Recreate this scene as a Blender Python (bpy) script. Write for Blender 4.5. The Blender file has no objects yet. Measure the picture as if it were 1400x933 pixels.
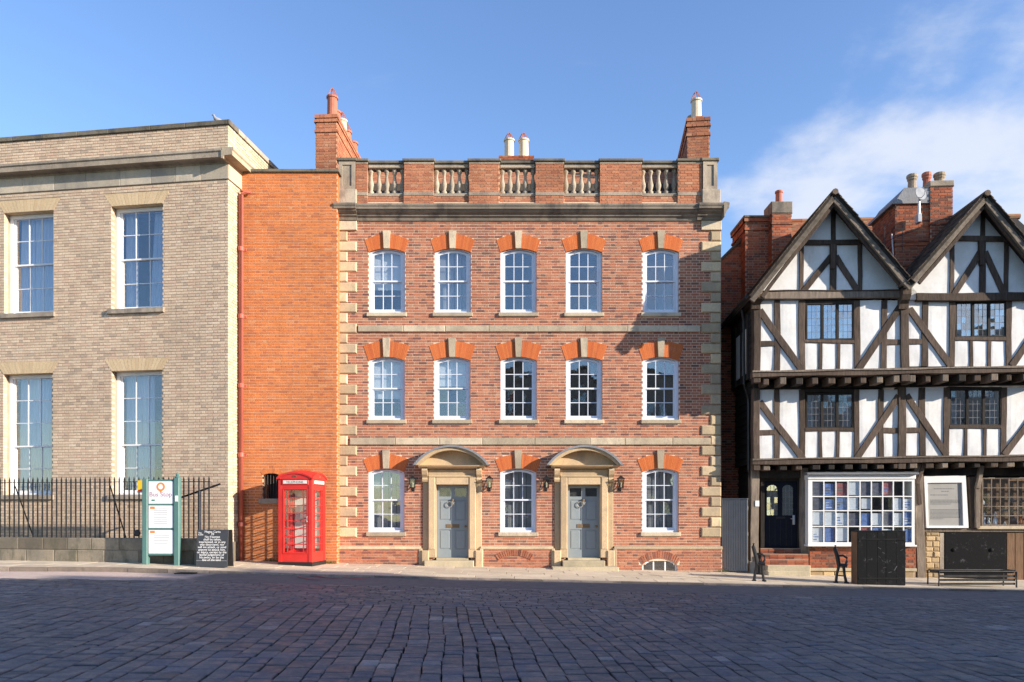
import bpy, math, random
from mathutils import Vector, Matrix
R = math.radians
random.seed(11)
sc = bpy.context.scene
col = sc.collection

# ------------------------------------------------------------------ camera
F, CX, HY, EYE = 1020.0, 700.0, 697.0, 1.6      # photo pixels: focal length, centre, horizon; eye height in m
cd = bpy.data.cameras.new('camera'); cam = bpy.data.objects.new('camera', cd); col.objects.link(cam)
cam.location = (0, 0, EYE); cam.rotation_euler = (R(90), 0, 0)
cd.sensor_width = 36; cd.lens = 36 * F / 1400; cd.shift_y = (HY - 466.5) / 1400
cd.clip_end = 3000; cd.clip_start = 0.1
sc.camera = cam

# ------------------------------------------------------------------ sun, sky, exposure
AZ, EL = R(65), R(17)
sun_dir = Vector((math.sin(AZ) * math.cos(EL), -math.cos(AZ) * math.cos(EL), math.sin(EL)))
sd = bpy.data.lights.new('sun', 'SUN'); sun = bpy.data.objects.new('sun', sd); col.objects.link(sun)
sd.energy = 5.0; sd.angle = R(0.53); sd.color = (1.0, 0.89, 0.75)
sun.rotation_euler = sun_dir.to_track_quat('Z', 'Y').to_euler()
sun.location = sun_dir * 60

w = bpy.data.worlds.new('World'); sc.world = w; w.use_nodes = True
nt = w.node_tree; nt.nodes.clear()
def WN(t, **k):
    n = nt.nodes.new(t)
    for a, b in k.items(): setattr(n, a, b)
    return n
out = WN('ShaderNodeOutputWorld'); bg = WN('ShaderNodeBackground'); bg.inputs['Strength'].default_value = 0.13
sky = WN('ShaderNodeTexSky', sky_type='NISHITA'); sky.sun_disc = False
sky.sun_elevation = EL; sky.sun_rotation = R(180) - AZ
sky.altitude = 60; sky.air_density = 1.0; sky.dust_density = 0.35; sky.ozone_density = 2.0
tc = WN('ShaderNodeTexCoord'); sep = WN('ShaderNodeSeparateXYZ'); nt.links.new(tc.outputs['Generated'], sep.inputs[0])
def wmath(op, a, b=None, clamp=False):
    n = WN('ShaderNodeMath', operation=op); n.use_clamp = clamp
    for i, v in enumerate((a, b)):
        if v is None: continue
        if isinstance(v, (int, float)): n.inputs[i].default_value = v
        else: nt.links.new(v, n.inputs[i])
    return n.outputs[0]
zz = wmath('ADD', wmath('MAXIMUM', sep.outputs[2], 0.0), 0.28)
cx_ = wmath('DIVIDE', sep.outputs[0], zz); cy_ = wmath('DIVIDE', sep.outputs[1], zz)
cmb = WN('ShaderNodeCombineXYZ'); nt.links.new(cx_, cmb.inputs[0]); nt.links.new(cy_, cmb.inputs[1])
def wnoise(scale, detail, rough, off, stretch=(1, 1, 1)):
    mp = WN('ShaderNodeMapping'); mp.inputs['Location'].default_value = off; mp.inputs['Scale'].default_value = stretch
    nt.links.new(cmb.outputs[0], mp.inputs[0])
    n = WN('ShaderNodeTexNoise'); n.inputs['Scale'].default_value = scale; n.inputs['Detail'].default_value = detail
    n.inputs['Roughness'].default_value = rough; n.inputs['Distortion'].default_value = 0.25
    nt.links.new(mp.outputs[0], n.inputs['Vector']); return n.outputs['Fac']
n1 = wnoise(2.3, 7, 0.52, (3.8446, 16.6104, 0.0), (1, 0.8, 1))
n2 = wnoise(4.5, 6, 0.6, (9.3, 1.4, 0.0), (0.6, 1, 1))
# broken cloud, thickening towards the right-hand horizon
cov = WN('ShaderNodeMapRange', interpolation_type='SMOOTHSTEP'); nt.links.new(sep.outputs[0], cov.inputs[0])
cov.inputs[1].default_value = 0.12; cov.inputs[2].default_value = 0.46; cov.inputs[3].default_value = -0.16; cov.inputs[4].default_value = 0.10
low = WN('ShaderNodeMapRange', interpolation_type='SMOOTHSTEP'); nt.links.new(sep.outputs[2], low.inputs[0])
low.inputs[1].default_value = 0.33; low.inputs[2].default_value = 0.60; low.inputs[3].default_value = 0.08; low.inputs[4].default_value = -0.02
s = wmath('ADD', wmath('ADD', n1, wmath('MULTIPLY', wmath('SUBTRACT', n2, 0.5), 0.36)), wmath('ADD', cov.outputs[0], low.outputs[0]))
cm = WN('ShaderNodeMapRange', interpolation_type='SMOOTHSTEP'); nt.links.new(s, cm.inputs[0])
cm.inputs[1].default_value = 0.55; cm.inputs[2].default_value = 0.76; cm.inputs[3].default_value = 0.0; cm.inputs[4].default_value = 0.80
hs = WN('ShaderNodeHueSaturation'); hs.inputs['Hue'].default_value = 0.510; hs.inputs['Saturation'].default_value = 1.12; hs.inputs['Value'].default_value = 1.22
nt.links.new(sky.outputs[0], hs.inputs['Color'])
mx = WN('ShaderNodeMix', data_type='RGBA'); 
n3 = wnoise(2.6, 8, 0.62, (4.7, 2.2, 0.0), (0.45, 1, 1))          # thin high wisps
wm = WN('ShaderNodeMapRange', interpolation_type='SMOOTHSTEP'); nt.links.new(n3, wm.inputs[0])
wm.inputs[1].default_value = 0.55; wm.inputs[2].default_value = 0.78; wm.inputs[3].default_value = 0.0; wm.inputs[4].default_value = 0.38
nt.links.new(wmath('MAXIMUM', cm.outputs[0], wm.outputs[0]), mx.inputs[0]); nt.links.new(hs.outputs[0], mx.inputs[6])
mx.inputs[7].default_value = (3.45, 3.6, 4.0, 1)
nt.links.new(mx.outputs[2], bg.inputs['Color']); nt.links.new(bg.outputs[0], out.inputs[0])

sc.view_settings.view_transform = 'Standard'; sc.view_settings.look = 'None'
sc.view_settings.exposure = 0.98; sc.view_settings.gamma = 1.0; sc.view_settings.use_curve_mapping = False

# ------------------------------------------------------------------ materials
MATS = {}
class NT:
    def __init__(s, name):
        s.m = bpy.data.materials.new(name); s.m.use_nodes = True; s.t = s.m.node_tree
        s.b = s.t.nodes['Principled BSDF']; s.o = s.t.nodes['Material Output']; MATS[name] = s.m
    def n(s, t, **k):
        n = s.t.nodes.new(t)
        for a, b in k.items(): setattr(n, a, b)
        return n
    def l(s, a, b): s.t.links.new(a, b)
    def math(s, op, a, b=None, clamp=False):
        n = s.n('ShaderNodeMath', operation=op); n.use_clamp = clamp
        for i, v in enumerate((a, b)):
            if v is None: continue
            if isinstance(v, (int, float)): n.inputs[i].default_value = v
            else: s.l(v, n.inputs[i])
        return n.outputs[0]
    def pos(s, scale=(1, 1, 1)):
        g = s.n('ShaderNodeNewGeometry'); mp = s.n('ShaderNodeMapping'); mp.inputs['Scale'].default_value = scale
        s.l(g.outputs['Position'], mp.inputs[0]); return mp.outputs[0]
    def noise(s, scale, detail=4, rough=0.6, stretch=(1, 1, 1)):
        n = s.n('ShaderNodeTexNoise'); n.inputs['Scale'].default_value = scale; n.inputs['Detail'].default_value = detail
        n.inputs['Roughness'].default_value = rough; s.l(s.pos(stretch), n.inputs['Vector']); return n.outputs['Fac']
    def ramp(s, fac, stops, interp='LINEAR'):
        n = s.n('ShaderNodeValToRGB'); n.color_ramp.interpolation = interp; e = n.color_ramp.elements
        while len(e) < len(stops): e.new(0.5)
        for i, (p, c) in enumerate(stops): e[i].position = p; e[i].color = (*c, 1)
        s.l(fac, n.inputs[0]); return n.outputs[0]
    def rnd(s):
        a = s.n('ShaderNodeAttribute', attribute_name='rnd'); o = s.n('ShaderNodeObjectInfo')
        return s.math('FRACT', s.math('ADD', a.outputs['Fac'], o.outputs['Random']))
    def mul(s, c, fac, lo, hi):
        mr = s.n('ShaderNodeMapRange'); s.l(fac, mr.inputs[0]); mr.inputs[1].default_value = 0.25; mr.inputs[2].default_value = 0.75
        mr.inputs[3].default_value = lo; mr.inputs[4].default_value = hi
        m = s.n('ShaderNodeMix', data_type='RGBA', blend_type='MULTIPLY'); m.inputs[0].default_value = 1
        s.l(c, m.inputs[6]); s.l(mr.outputs[0], m.inputs[7]); return m.outputs[2]
    def mix(s, fac, a, b):
        m = s.n('ShaderNodeMix', data_type='RGBA'); s.l(fac, m.inputs[0])
        for v, i in ((a, 6), (b, 7)):
            if isinstance(v, tuple): m.inputs[i].default_value = (*v, 1)
            else: s.l(v, m.inputs[i])
        return m.outputs[2]
    def band(s, v, a, b, lo=0.0, hi=1.0):
        mr = s.n('ShaderNodeMapRange', interpolation_type='SMOOTHSTEP'); s.l(v, mr.inputs[0])
        mr.inputs[1].default_value = a; mr.inputs[2].default_value = b; mr.inputs[3].default_value = lo; mr.inputs[4].default_value = hi
        return mr.outputs[0]
    def fin(s, c, rough=0.85, bump=None, dist=0.01, spec=0.3, metal=0.0):
        if isinstance(c, tuple): s.b.inputs['Base Color'].default_value = (*c, 1)
        else: s.l(c, s.b.inputs['Base Color'])
        if isinstance(rough, (int, float)): s.b.inputs['Roughness'].default_value = rough
        else: s.l(rough, s.b.inputs['Roughness'])
        s.b.inputs['Specular IOR Level'].default_value = spec; s.b.inputs['Metallic'].default_value = metal
        if bump is not None:
            bp = s.n('ShaderNodeBump'); bp.inputs['Distance'].default_value = dist; bp.inputs['Strength'].default_value = 0.8
            s.l(bump, bp.inputs['Height']); s.l(bp.outputs[0], s.b.inputs['Normal'])
        return s.m

def brick_mat(name, stops, big=(0.72, 1.2), dirt=None):
    k = NT(name); c = k.ramp(k.rnd(), stops)
    c = k.mul(c, k.noise(0.55, 4, 0.6), *big); c = k.mul(c, k.noise(38, 4, 0.7), 0.78, 1.2)
    if dirt: c = k.mix(k.math('MULTIPLY', k.band(k.noise(0.9, 6, 0.65, (1, 1, 0.45)), 0.52, 0.72), dirt[1]), c, dirt[0])
    c = k.mix(k.math('MULTIPLY', k.band(k.noise(1.7, 8, 0.72, (1.6, 1.6, 0.28)), 0.57, 0.74), .38), c, tuple(x * .38 for x in stops[0][1]))
    c = k.mix(k.math('MULTIPLY', k.band(k.noise(1.2, 8, 0.74, (1, 1, 1.3)), 0.60, 0.76), .34), c, tuple(min(1, x * .55 + .28) for x in stops[0][1]))
    return k.fin(c, 0.9, k.noise(70, 3, 0.7), 0.004, 0.2)
brick_mat('red_brick', [(0.0, (.34, .122, .070)), (.28, (.41, .155, .088)), (.52, (.44, .185, .108)), (.70, (.31, .112, .070)), (.85, (.165, .078, .064)), (.94, (.46, .22, .135)), (1, (.37, .132, .078))], (0.82, 1.12), ((.17, .082, .066), .55))
brick_mat('parapet_brick', [(0, (.38, .145, .078)), (.5, (.45, .19, .105)), (.85, (.30, .11, .066)), (1, (.47, .25, .15))])
brick_mat('orange_brick', [(0, (.50, .150, .050)), (.4, (.56, .185, .060)), (.75, (.50, .165, .060)), (.94, (.40, .125, .055)), (1, (.58, .25, .11))], (0.82, 1.12), ((.38, .13, .06), .4))
brick_mat('gauged_brick', [(0, (.52, .135, .042)), (.5, (.58, .17, .055)), (1, (.48, .12, .045))], (0.88, 1.1))
brick_mat('buff_brick', [(0, (.60, .455, .325)), (.35, (.68, .53, .39)), (.6, (.54, .415, .305)), (.8, (.62, .44, .32)), (.93, (.43, .335, .255)), (1, (.72, .58, .44))], (0.84, 1.10), ((.44, .345, .25), .35))
brick_mat('buff_gauged', [(0, (.60, .45, .275)), (.5, (.64, .49, .31)), (1, (.56, .41, .25))], (0.88, 1.1))
brick_mat('old_brick', [(0, (.30, .085, .045)), (.4, (.40, .13, .065)), (.7, (.24, .075, .045)), (.88, (.14, .065, .05)), (1, (.38, .19, .12))], (0.62, 1.2), ((.13, .075, .05), .6))

def stone_mat(name, a, b, dark=None, amt=0.5, sc_=1.6, rough=0.88, pieces=0.16):
    k = NT(name); c = k.mix(k.band(k.noise(sc_, 6, 0.65), 0.35, 0.68), a, b)
    c = k.mul(c, k.rnd(), 1 - pieces, 1 + pieces * .5); c = k.mul(c, k.noise(24, 5, 0.7), 0.84, 1.12)
    if dark: c = k.mix(k.math('MULTIPLY', k.band(k.noise(2.4, 7, 0.7, (1, 1, 0.5)), 0.46, 0.66), amt), c, dark)
    if dark: c = k.mix(k.math('MULTIPLY', k.band(k.noise(3.1, 8, 0.75, (2.4, 2.4, 0.35)), 0.56, 0.72), amt * .6), c, tuple(x * .6 for x in dark))
    return k.fin(c, rough, k.noise(32, 6, 0.7), 0.008, 0.25)
stone_mat('quoin_stone', (.60, .465, .29), (.49, .385, .26), (.29, .235, .17), .5, pieces=.26)
stone_mat('band_stone', (.54, .45, .325), (.45, .37, .265), (.24, .20, .155), .55, pieces=.22)
stone_mat('door_stone', (.56, .415, .25), (.50, .37, .23), (.30, .235, .17), .5)
stone_mat('grey_stone', (.42, .35, .27), (.31, .26, .205), (.15, .125, .105), .6)
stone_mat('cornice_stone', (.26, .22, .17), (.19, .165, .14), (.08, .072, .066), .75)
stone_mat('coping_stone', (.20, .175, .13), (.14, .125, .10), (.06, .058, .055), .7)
stone_mat('baluster_stone', (.40, .345, .265), (.31, .265, .205), (.16, .14, .115), .6)
stone_mat('frieze_stone', (.50, .43, .33), (.40, .36, .30), (.28, .25, .22), .5, pieces=.22)
stone_mat('wall_stone', (.27, .225, .165), (.19, .165, .13), (.10, .095, .065), .75, pieces=.35)
stone_mat('rubble_stone', (.52, .38, .21), (.42, .31, .18), (.25, .19, .12), .4, pieces=.3)
stone_mat('step_stone', (.50, .42, .28), (.42, .36, .25), (.24, .22, .17), .4)
stone_mat('paving', (.62, .52, .39), (.55, .46, .345), (.42, .35, .27), .4, pieces=.12)
stone_mat('mortar_red', (.70, .55, .41), (.60, .46, .34))
stone_mat('mortar_orange', (.68, .44, .28), (.60, .37, .23))
stone_mat('mortar_buff', (.36, .285, .20), (.29, .23, .165))
stone_mat('mortar_old', (.45, .34, .25), (.34, .25, .18))
stone_mat('kerb_granite', (.34, .27, .215), (.26, .21, .17), (.13, .11, .10), .6, pieces=.3)
stone_mat('tarmac', (.09, .085, .085), (.07, .068, .07))
stone_mat('red_mark', (.36, .12, .11), (.27, .12, .115), (.2, .15, .15), .7, 9)
stone_mat('buff_side', (.60, .50, .36), (.54, .45, .32))
stone_mat('lead', (.23, .235, .25), (.17, .175, .19), rough=.55)
stone_mat('plain_brick', (.25, .09, .055), (.18, .07, .045))

k = NT('road_surface'); g_ = k.n('ShaderNodeSeparateXYZ'); k.l(k.pos(), g_.inputs[0])       # pale pink macadam on the left, darker grey from the bus stop on
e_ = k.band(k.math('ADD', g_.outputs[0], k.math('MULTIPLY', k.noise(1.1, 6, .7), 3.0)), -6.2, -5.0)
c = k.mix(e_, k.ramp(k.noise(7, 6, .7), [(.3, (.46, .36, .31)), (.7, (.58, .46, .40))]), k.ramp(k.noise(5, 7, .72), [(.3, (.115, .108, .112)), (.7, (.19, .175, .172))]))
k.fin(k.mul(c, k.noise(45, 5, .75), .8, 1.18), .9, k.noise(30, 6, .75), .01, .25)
k = NT('setts'); c = k.ramp(k.rnd(), [(0, (.110, .110, .120)), (.3, (.145, .142, .150)), (.55, (.125, .126, .140)), (.75, (.175, .160, .155)), (.88, (.095, .108, .140)), (.97, (.15, .155, .17)), (1, (.27, .26, .255))])
c = k.mul(c, k.noise(0.5, 4, .6), .76, 1.2); c = k.mul(c, k.noise(34, 6, .75), .62, 1.3)
c = k.mix(k.math('MULTIPLY', k.band(k.noise(2.1, 7, .72), .54, .70), .5), c, (.07, .063, .056))
k.fin(c, k.band(k.noise(6, 4, .6), .3, .7, .45, .78), k.noise(24, 7, .75), .016, .35)
k = NT('sett_joint'); k.fin(k.ramp(k.noise(9, 4, .6), [(.3, (.018, .017, .017)), (.7, (.04, .036, .032))]), .95, k.noise(60, 3), .008, .1)
k = NT('plaster'); c = k.mul(k.ramp(k.noise(2.2, 6, .65), [(.25, (.66, .65, .62)), (.6, (.78, .775, .76))]), k.noise(14, 5, .7), .93, 1.02)
c = k.mix(k.math('MULTIPLY', k.band(k.noise(3.0, 8, .7, (2.2, 2.2, .35)), .56, .74), .35), c, (.46, .43, .38))
k.fin(c, .9, k.noise(5, 5, .6), .008, .2)
def wood(name, a, b, rough=.85, g=(9, 9, 1.2)):
    k = NT(name); c = k.ramp(k.noise(2.6, 7, .7, g), [(.28, a), (.72, b)]); c = k.mul(c, k.noise(1.3, 3, .6), .75, 1.25); c = k.mul(c, k.rnd(), .82, 1.18)
    return k.fin(c, rough, k.noise(6, 6, .75, g), .014, .25)
wood('oak', (.042, .030, .024), (.125, .090, .068))
wood('oak_grey', (.11, .085, .066), (.26, .21, .165))
wood('oak_barge', (.08, .064, .05), (.22, .18, .14), g=(3, 3, 3))
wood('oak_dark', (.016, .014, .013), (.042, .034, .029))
wood('brown_board', (.17, .095, .055), (.28, .17, .10))
def paint(name, c, rough=.5, var=.12, spec=.5, sc_=3.0):
    k = NT(name); rgb = k.n('ShaderNodeRGB'); rgb.outputs[0].default_value = (*c, 1)
    cc = k.mul(rgb.outputs[0], k.noise(sc_, 6, .7), 1 - var, 1 + var * .6)
    return k.fin(cc, k.band(k.noise(5, 4), .3, .7, rough * .8, min(1, rough * 1.25)), k.noise(20, 4), .002, spec)
paint('white_paint', (.80, .80, .80), .45, .06)
paint('sash_paint', (.66, .70, .78), .45, .08)
paint('shop_white', (.78, .78, .77), .5, .1)
paint('door_grey', (.235, .275, .30), .42, .06)
paint('door_black', (.008, .010, .018), .6, .12, .15)
paint('phone_red', (.70, .030, .022), .45, .22)
paint('drain_red', (.40, .10, .065), .6, .15)
paint('iron_black', (.013, .013, .014), .45, .3)
paint('black_wood', (.008, .009, .010), .7, .4, .15)
paint('sign_green', (.085, .185, .17), .45)
paint('gate_grey', (.205, .205, .20), .7, .14)
paint('panel_white', (.82, .82, .82), .3, .03)
paint('orange_ink', (.75, .24, .04), .5, .03); paint('mauve_ink', (.42, .26, .34), .5, .03); paint('grey_ink', (.40, .40, .42), .5, .03)
paint('dark_ink', (.12, .12, .12), .6, .03); paint('green_ink', (.03, .20, .13), .5, .03); paint('chalk', (.80, .80, .80), .9, .1)
paint('slate_board', (.045, .05, .058), .7, .25); paint('yellow_card', (.85, .55, .02), .5, .05)
paint('opal_glass', (.78, .76, .70), .3, .04); paint('brass', (.17, .115, .06), .5, .2)
paint('terracotta', (.40, .135, .085), .8, .2); paint('buff_pot', (.62, .52, .38), .7, .12); paint('stone_pot', (.30, .235, .165), .85, .3)
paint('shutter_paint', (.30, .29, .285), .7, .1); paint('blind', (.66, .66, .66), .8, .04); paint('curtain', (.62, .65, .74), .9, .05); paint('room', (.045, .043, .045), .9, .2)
paint('poster_a', (.17, .27, .58), .6, .6, .4, 18); paint('poster_b', (.42, .14, .15), .6, .7, .4, 18); paint('poster_c', (.74, .76, .82), .6, .15, .4, 16); paint('poster_d', (.15, .15, .2), .6, .6, .4, 14)
paint('scratch_grey', (.13, .13, .14), .8, .3, .2); paint('notice_grey', (.32, .31, .29), .5, .1); paint('pvc_dish', (.15, .17, .20), .4, .1); paint('zinc', (.45, .46, .48), .4, .1)
paint('pigeon_grey', (.28, .28, .31), .8, .2); paint('pale_house', (.38, .33, .27), .9, .2)
k = NT('chalky_black'); c = k.mix(k.math('MULTIPLY', k.band(k.noise(6.5, 12, .86), .56, .68), .38), (.005, .0055, .007), (.30, .30, .32))
k.fin(c, .75, k.noise(20, 4), .004, .12)
k = NT('roof_tile'); c = k.ramp(k.rnd(), [(0, (.26, .095, .05)), (.45, (.38, .16, .085)), (.8, (.30, .135, .08)), (1, (.42, .25, .15))])
c = k.mix(k.math('MULTIPLY', k.band(k.noise(1.6, 6, .7), .5, .68), .55), c, (.24, .20, .11)); k.fin(c, .9, k.noise(40, 4), .006, .2)
k = NT('dark_tile'); c = k.ramp(k.rnd(), [(0, (.05, .042, .036)), (.5, (.10, .08, .062)), (1, (.15, .11, .08))])
k.fin(k.mul(c, k.noise(2, 5), .7, 1.3), .9, k.noise(40, 4), .006, .2)
k = NT('grass'); k.fin(k.ramp(k.noise(12, 3), [(.3, (.05, .075, .02)), (.7, (.12, .13, .04))]), .9, None, .01, .2)

def glass(name, refl, tint):
    k = NT(name); t = k.t; t.nodes.remove(k.b)
    tr = k.n('ShaderNodeBsdfTransparent'); tr.inputs[0].default_value = (*tint, 1)
    gl = k.n('ShaderNodeBsdfGlossy'); gl.inputs['Roughness'].default_value = 0.015; gl.inputs['Color'].default_value = (.93, .96, 1, 1)
    fr = k.n('ShaderNodeLayerWeight'); fr.inputs[0].default_value = .5
    f = k.math('ADD', k.math('MULTIPLY', k.math('POWER', fr.outputs['Facing'], 4.0), .8), refl, True)
    bp = k.n('ShaderNodeBump'); bp.inputs['Strength'].default_value = .35; bp.inputs['Distance'].default_value = .003
    k.l(k.noise(3.5, 2, .5), bp.inputs['Height']); k.l(bp.outputs[0], gl.inputs['Normal'])
    m = k.n('ShaderNodeMixShader'); k.l(f, m.inputs[0]); k.l(tr.outputs[0], m.inputs[1]); k.l(gl.outputs[0], m.inputs[2]); k.l(m.outputs[0], k.o.inputs[0])
glass('glass', .13, (.90, .93, .95)); glass('old_glass', .26, (.8, .85, .87)); glass('shop_glass', .06, (.95, .97, .97)); glass('lamp_glass', .05, (.8, .8, .75))

# ------------------------------------------------------------------ mesh tools
def tag(o, label=None, cat=None, group=None, kind=None):
    for a, b in (('label', label), ('category', cat), ('group', group), ('kind', kind)):
        if b: o[a] = b
    return o
def empty(name, loc=(0, 0, 0), rz=0.0, parent=None):
    o = bpy.data.objects.new(name, None); col.objects.link(o); o.location = loc; o.rotation_euler = (0, 0, rz)
    o.empty_display_size = .3
    if parent: o.parent = parent
    return o
def inst(name, me, parent, loc=(0, 0, 0), rot=None, scale=None):
    o = bpy.data.objects.new(name, me); col.objects.link(o); o.parent = parent; o.location = loc
    if rot: o.rotation_euler = rot
    if scale: o.scale = scale
    return o
class MB:
    def __init__(s): s.v = []; s.f = []; s.r = []
    def add(s, vs, fs, r=None):
        if r is None: r = random.random()
        b = len(s.v); s.v.extend(vs); s.f.extend([tuple(b + i for i in f) for f in fs]); s.r.extend([r] * len(fs)); return s
    def box(s, x0, x1, y0, y1, z0, z1, r=None):
        return s.add([(x0, y0, z0), (x1, y0, z0), (x1, y1, z0), (x0, y1, z0), (x0, y0, z1), (x1, y0, z1), (x1, y1, z1), (x0, y1, z1)],
                     [(0, 1, 5, 4), (1, 2, 6, 5), (2, 3, 7, 6), (3, 0, 4, 7), (4, 5, 6, 7), (3, 2, 1, 0)], r)
    def cbox(s, x0, x1, y0, y1, z0, z1, c=.012, r=None):      # box with its front edges chamfered (front = y0)
        v = [(x0 + c, y0, z0 + c), (x1 - c, y0, z0 + c), (x1 - c, y0, z1 - c), (x0 + c, y0, z1 - c),
             (x0, y0 + c, z0), (x1, y0 + c, z0), (x1, y0 + c, z1), (x0, y0 + c, z1), (x0, y1, z0), (x1, y1, z0), (x1, y1, z1), (x0, y1, z1)]
        return s.add(v, [(0, 1, 2, 3), (4, 5, 1, 0), (5, 6, 2, 1), (6, 7, 3, 2), (7, 4, 0, 3), (8, 9, 5, 4), (9, 10, 6, 5), (10, 11, 7, 6), (11, 8, 4, 7), (11, 10, 9, 8)], r)
    def prism(s, pts, y0, y1, r=None):                        # polygon in x,z pushed along y
        n = len(pts); v = [(x, y0, z) for x, z in pts] + [(x, y1, z) for x, z in pts]
        f = [tuple(range(n)), tuple(range(2 * n - 1, n - 1, -1))] + [(i, i + n, (i + 1) % n + n, (i + 1) % n) for i in range(n)]
        return s.add(v, f, r)
    def prism_x(s, pts, x0, x1, r=None):                      # profile in y,z pushed along x
        n = len(pts); v = [(x0, y, z) for y, z in pts] + [(x1, y, z) for y, z in pts]
        f = [tuple(range(n)), tuple(range(2 * n - 1, n - 1, -1))] + [(i, i + n, (i + 1) % n + n, (i + 1) % n) for i in range(n)]
        return s.add(v, f, r)
    def ring(s, A, B, y0, y1, closed=True, r=None):           # frame between outer loop A and inner loop B (x,z)
        n = len(A); v = [(x, y0, z) for x, z in A] + [(x, y0, z) for x, z in B] + [(x, y1, z) for x, z in A] + [(x, y1, z) for x, z in B]
        f = []
        for i in range(n if closed else n - 1):
            j = (i + 1) % n
            f += [(i, j, n + j, n + i), (2 * n + i, 3 * n + i, 3 * n + j, 2 * n + j), (i, 2 * n + i, 2 * n + j, j), (n + i, n + j, 3 * n + j, 3 * n + i)]
        if not closed: f += [(0, n, 3 * n, 2 * n), (n - 1, 3 * n - 1, 4 * n - 1, 2 * n - 1)]
        return s.add(v, f, r)
    def lathe(s, prof, c=(0, 0, 0), n=12, r=None):
        v = []; f = []
        for rad, z in prof:
            for i in range(n): a = 2 * math.pi * i / n; v.append((c[0] + rad * math.cos(a), c[1] + rad * math.sin(a), c[2] + z))
        for k in range(len(prof) - 1):
            for i in range(n): j = (i + 1) % n; f.append((k * n + i, k * n + j, (k + 1) * n + j, (k + 1) * n + i))
        f += [tuple(range(n - 1, -1, -1)), tuple((len(prof) - 1) * n + i for i in range(n))]
        return s.add(v, f, r)
    def tube(s, path, rad, n=8, r=None):
        P = [Vector(p) for p in path]; v = []; f = []
        for k, p in enumerate(P):
            d = (P[min(k + 1, len(P) - 1)] - P[max(k - 1, 0)]).normalized(); u = d.cross(Vector((0, 0, 1)))
            if u.length < .05: u = d.cross(Vector((1, 0, 0)))
            u.normalize(); w_ = d.cross(u); rr = rad[k] if isinstance(rad, (list, tuple)) else rad
            for i in range(n): a = 2 * math.pi * i / n; v.append(tuple(p + u * (rr * math.cos(a)) + w_ * (rr * math.sin(a))))
        for k in range(len(P) - 1):
            for i in range(n): j = (i + 1) % n; f.append((k * n + i, k * n + j, (k + 1) * n + j, (k + 1) * n + i))
        f += [tuple(range(n - 1, -1, -1)), tuple((len(P) - 1) * n + i for i in range(n))]
        return s.add(v, f, r)
    def bar(s, p0, p1, wd, th, r=None):                       # square bar between two points
        a, b = Vector(p0), Vector(p1); d = (b - a).normalized(); u = d.cross(Vector((0, 1, 0)))
        if u.length < .05: u = Vector((1, 0, 0))
        u.normalize(); q = d.cross(u).normalized(); u *= wd / 2; q *= th / 2
        v = [tuple(e + x * u + y * q) for e in (a, b) for x, y in ((-1, -1), (1, -1), (1, 1), (-1, 1))]
        return s.add(v, [(0, 1, 2, 3), (7, 6, 5, 4), (0, 4, 5, 1), (1, 5, 6, 2), (2, 6, 7, 3), (3, 7, 4, 0)], r)
    def mesh(s, name, mat, smooth=False):
        me = bpy.data.meshes.new(name); me.from_pydata(s.v, [], s.f); me.materials.append(MATS[mat])
        a = me.attributes.new('rnd', 'FLOAT', 'FACE'); a.data.foreach_set('value', s.r)
        if smooth: me.polygons.foreach_set('use_smooth', [True] * len(me.polygons))
        me.validate(); me.update(); return me
    def build(s, name, mat, parent=None, loc=(0, 0, 0), kind=None, smooth=False, rot=None):
        o = inst(name, s.mesh(name, mat, smooth), parent, loc, rot)
        # outward normals
        if kind: o['kind'] = kind
        return o
def BX(name, mat, parent, *b, **kw): return MB().box(*b).build(name, mat, parent, **kw)

def text(body, size, mat, parent, loc, align='CENTER', name='lettering', depth=.002, spacing=1.0, line=1.0):
    cu = bpy.data.curves.new('t', 'FONT'); cu.body = body; cu.size = size; cu.align_x = align; cu.extrude = depth; cu.space_character = spacing; cu.space_line = line
    o = bpy.data.objects.new('t', cu); col.objects.link(o); dg = bpy.context.evaluated_depsgraph_get()
    me = bpy.data.meshes.new_from_object(o.evaluated_get(dg)); bpy.data.objects.remove(o); bpy.data.curves.remove(cu)
    me.transform(Matrix(((1, 0, 0, 0), (0, 0, -1, 0), (0, 1, 0, 0), (0, 0, 0, 1)))); me.materials.clear(); me.materials.append(MATS[mat])
    return inst(name, me, parent, loc)

class Frame:                                                  # a facade frame: local x right, y away from the square, z up
    def __init__(s, x, y, ang): s.o = Vector((x, y, 0)); s.a = ang; s.ux = Vector((math.cos(ang), math.sin(ang), 0)); s.uy = Vector((-math.sin(ang), math.cos(ang), 0))
    def at(s, px, py, yl=0.0):                                # photo measurement -> metres on the plane y = yl of this facade
        d = Vector(((px - CX) / F, 1, (HY - py) / F)); o = s.o + s.uy * yl - Vector((0, 0, EYE))
        t = o.dot(s.uy) / d.dot(s.uy); p = d * t + Vector((0, 0, EYE)); q = p - s.o
        return q.dot(s.ux), p.z
    def X(s, px, yl=0.0): return s.at(px, HY, yl)[0]
    def W(s, x, y): p = s.o + s.ux * x + s.uy * y; return p.x, p.y

# ground levels
def lerp_tab(t, x):
    if x <= t[0][0]: return t[0][1]
    for (a, b), (c, d) in zip(t, t[1:]):
        if x <= c: return b + (d - b) * (x - a) / (c - a)
    return t[-1][1]
PT = [(-17, .335), (-9, .29), (-7, .225), (-4.6, .14), (5.7, -.10), (14, -.285), (20, -.34)]
def pave(x): return lerp_tab(PT, x)
def road(x): return pave(x) - lerp_tab([(-8.2, .09), (-6.2, .035), (20, .03)], x)
YK = 16.85                                                    # kerb line

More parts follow.
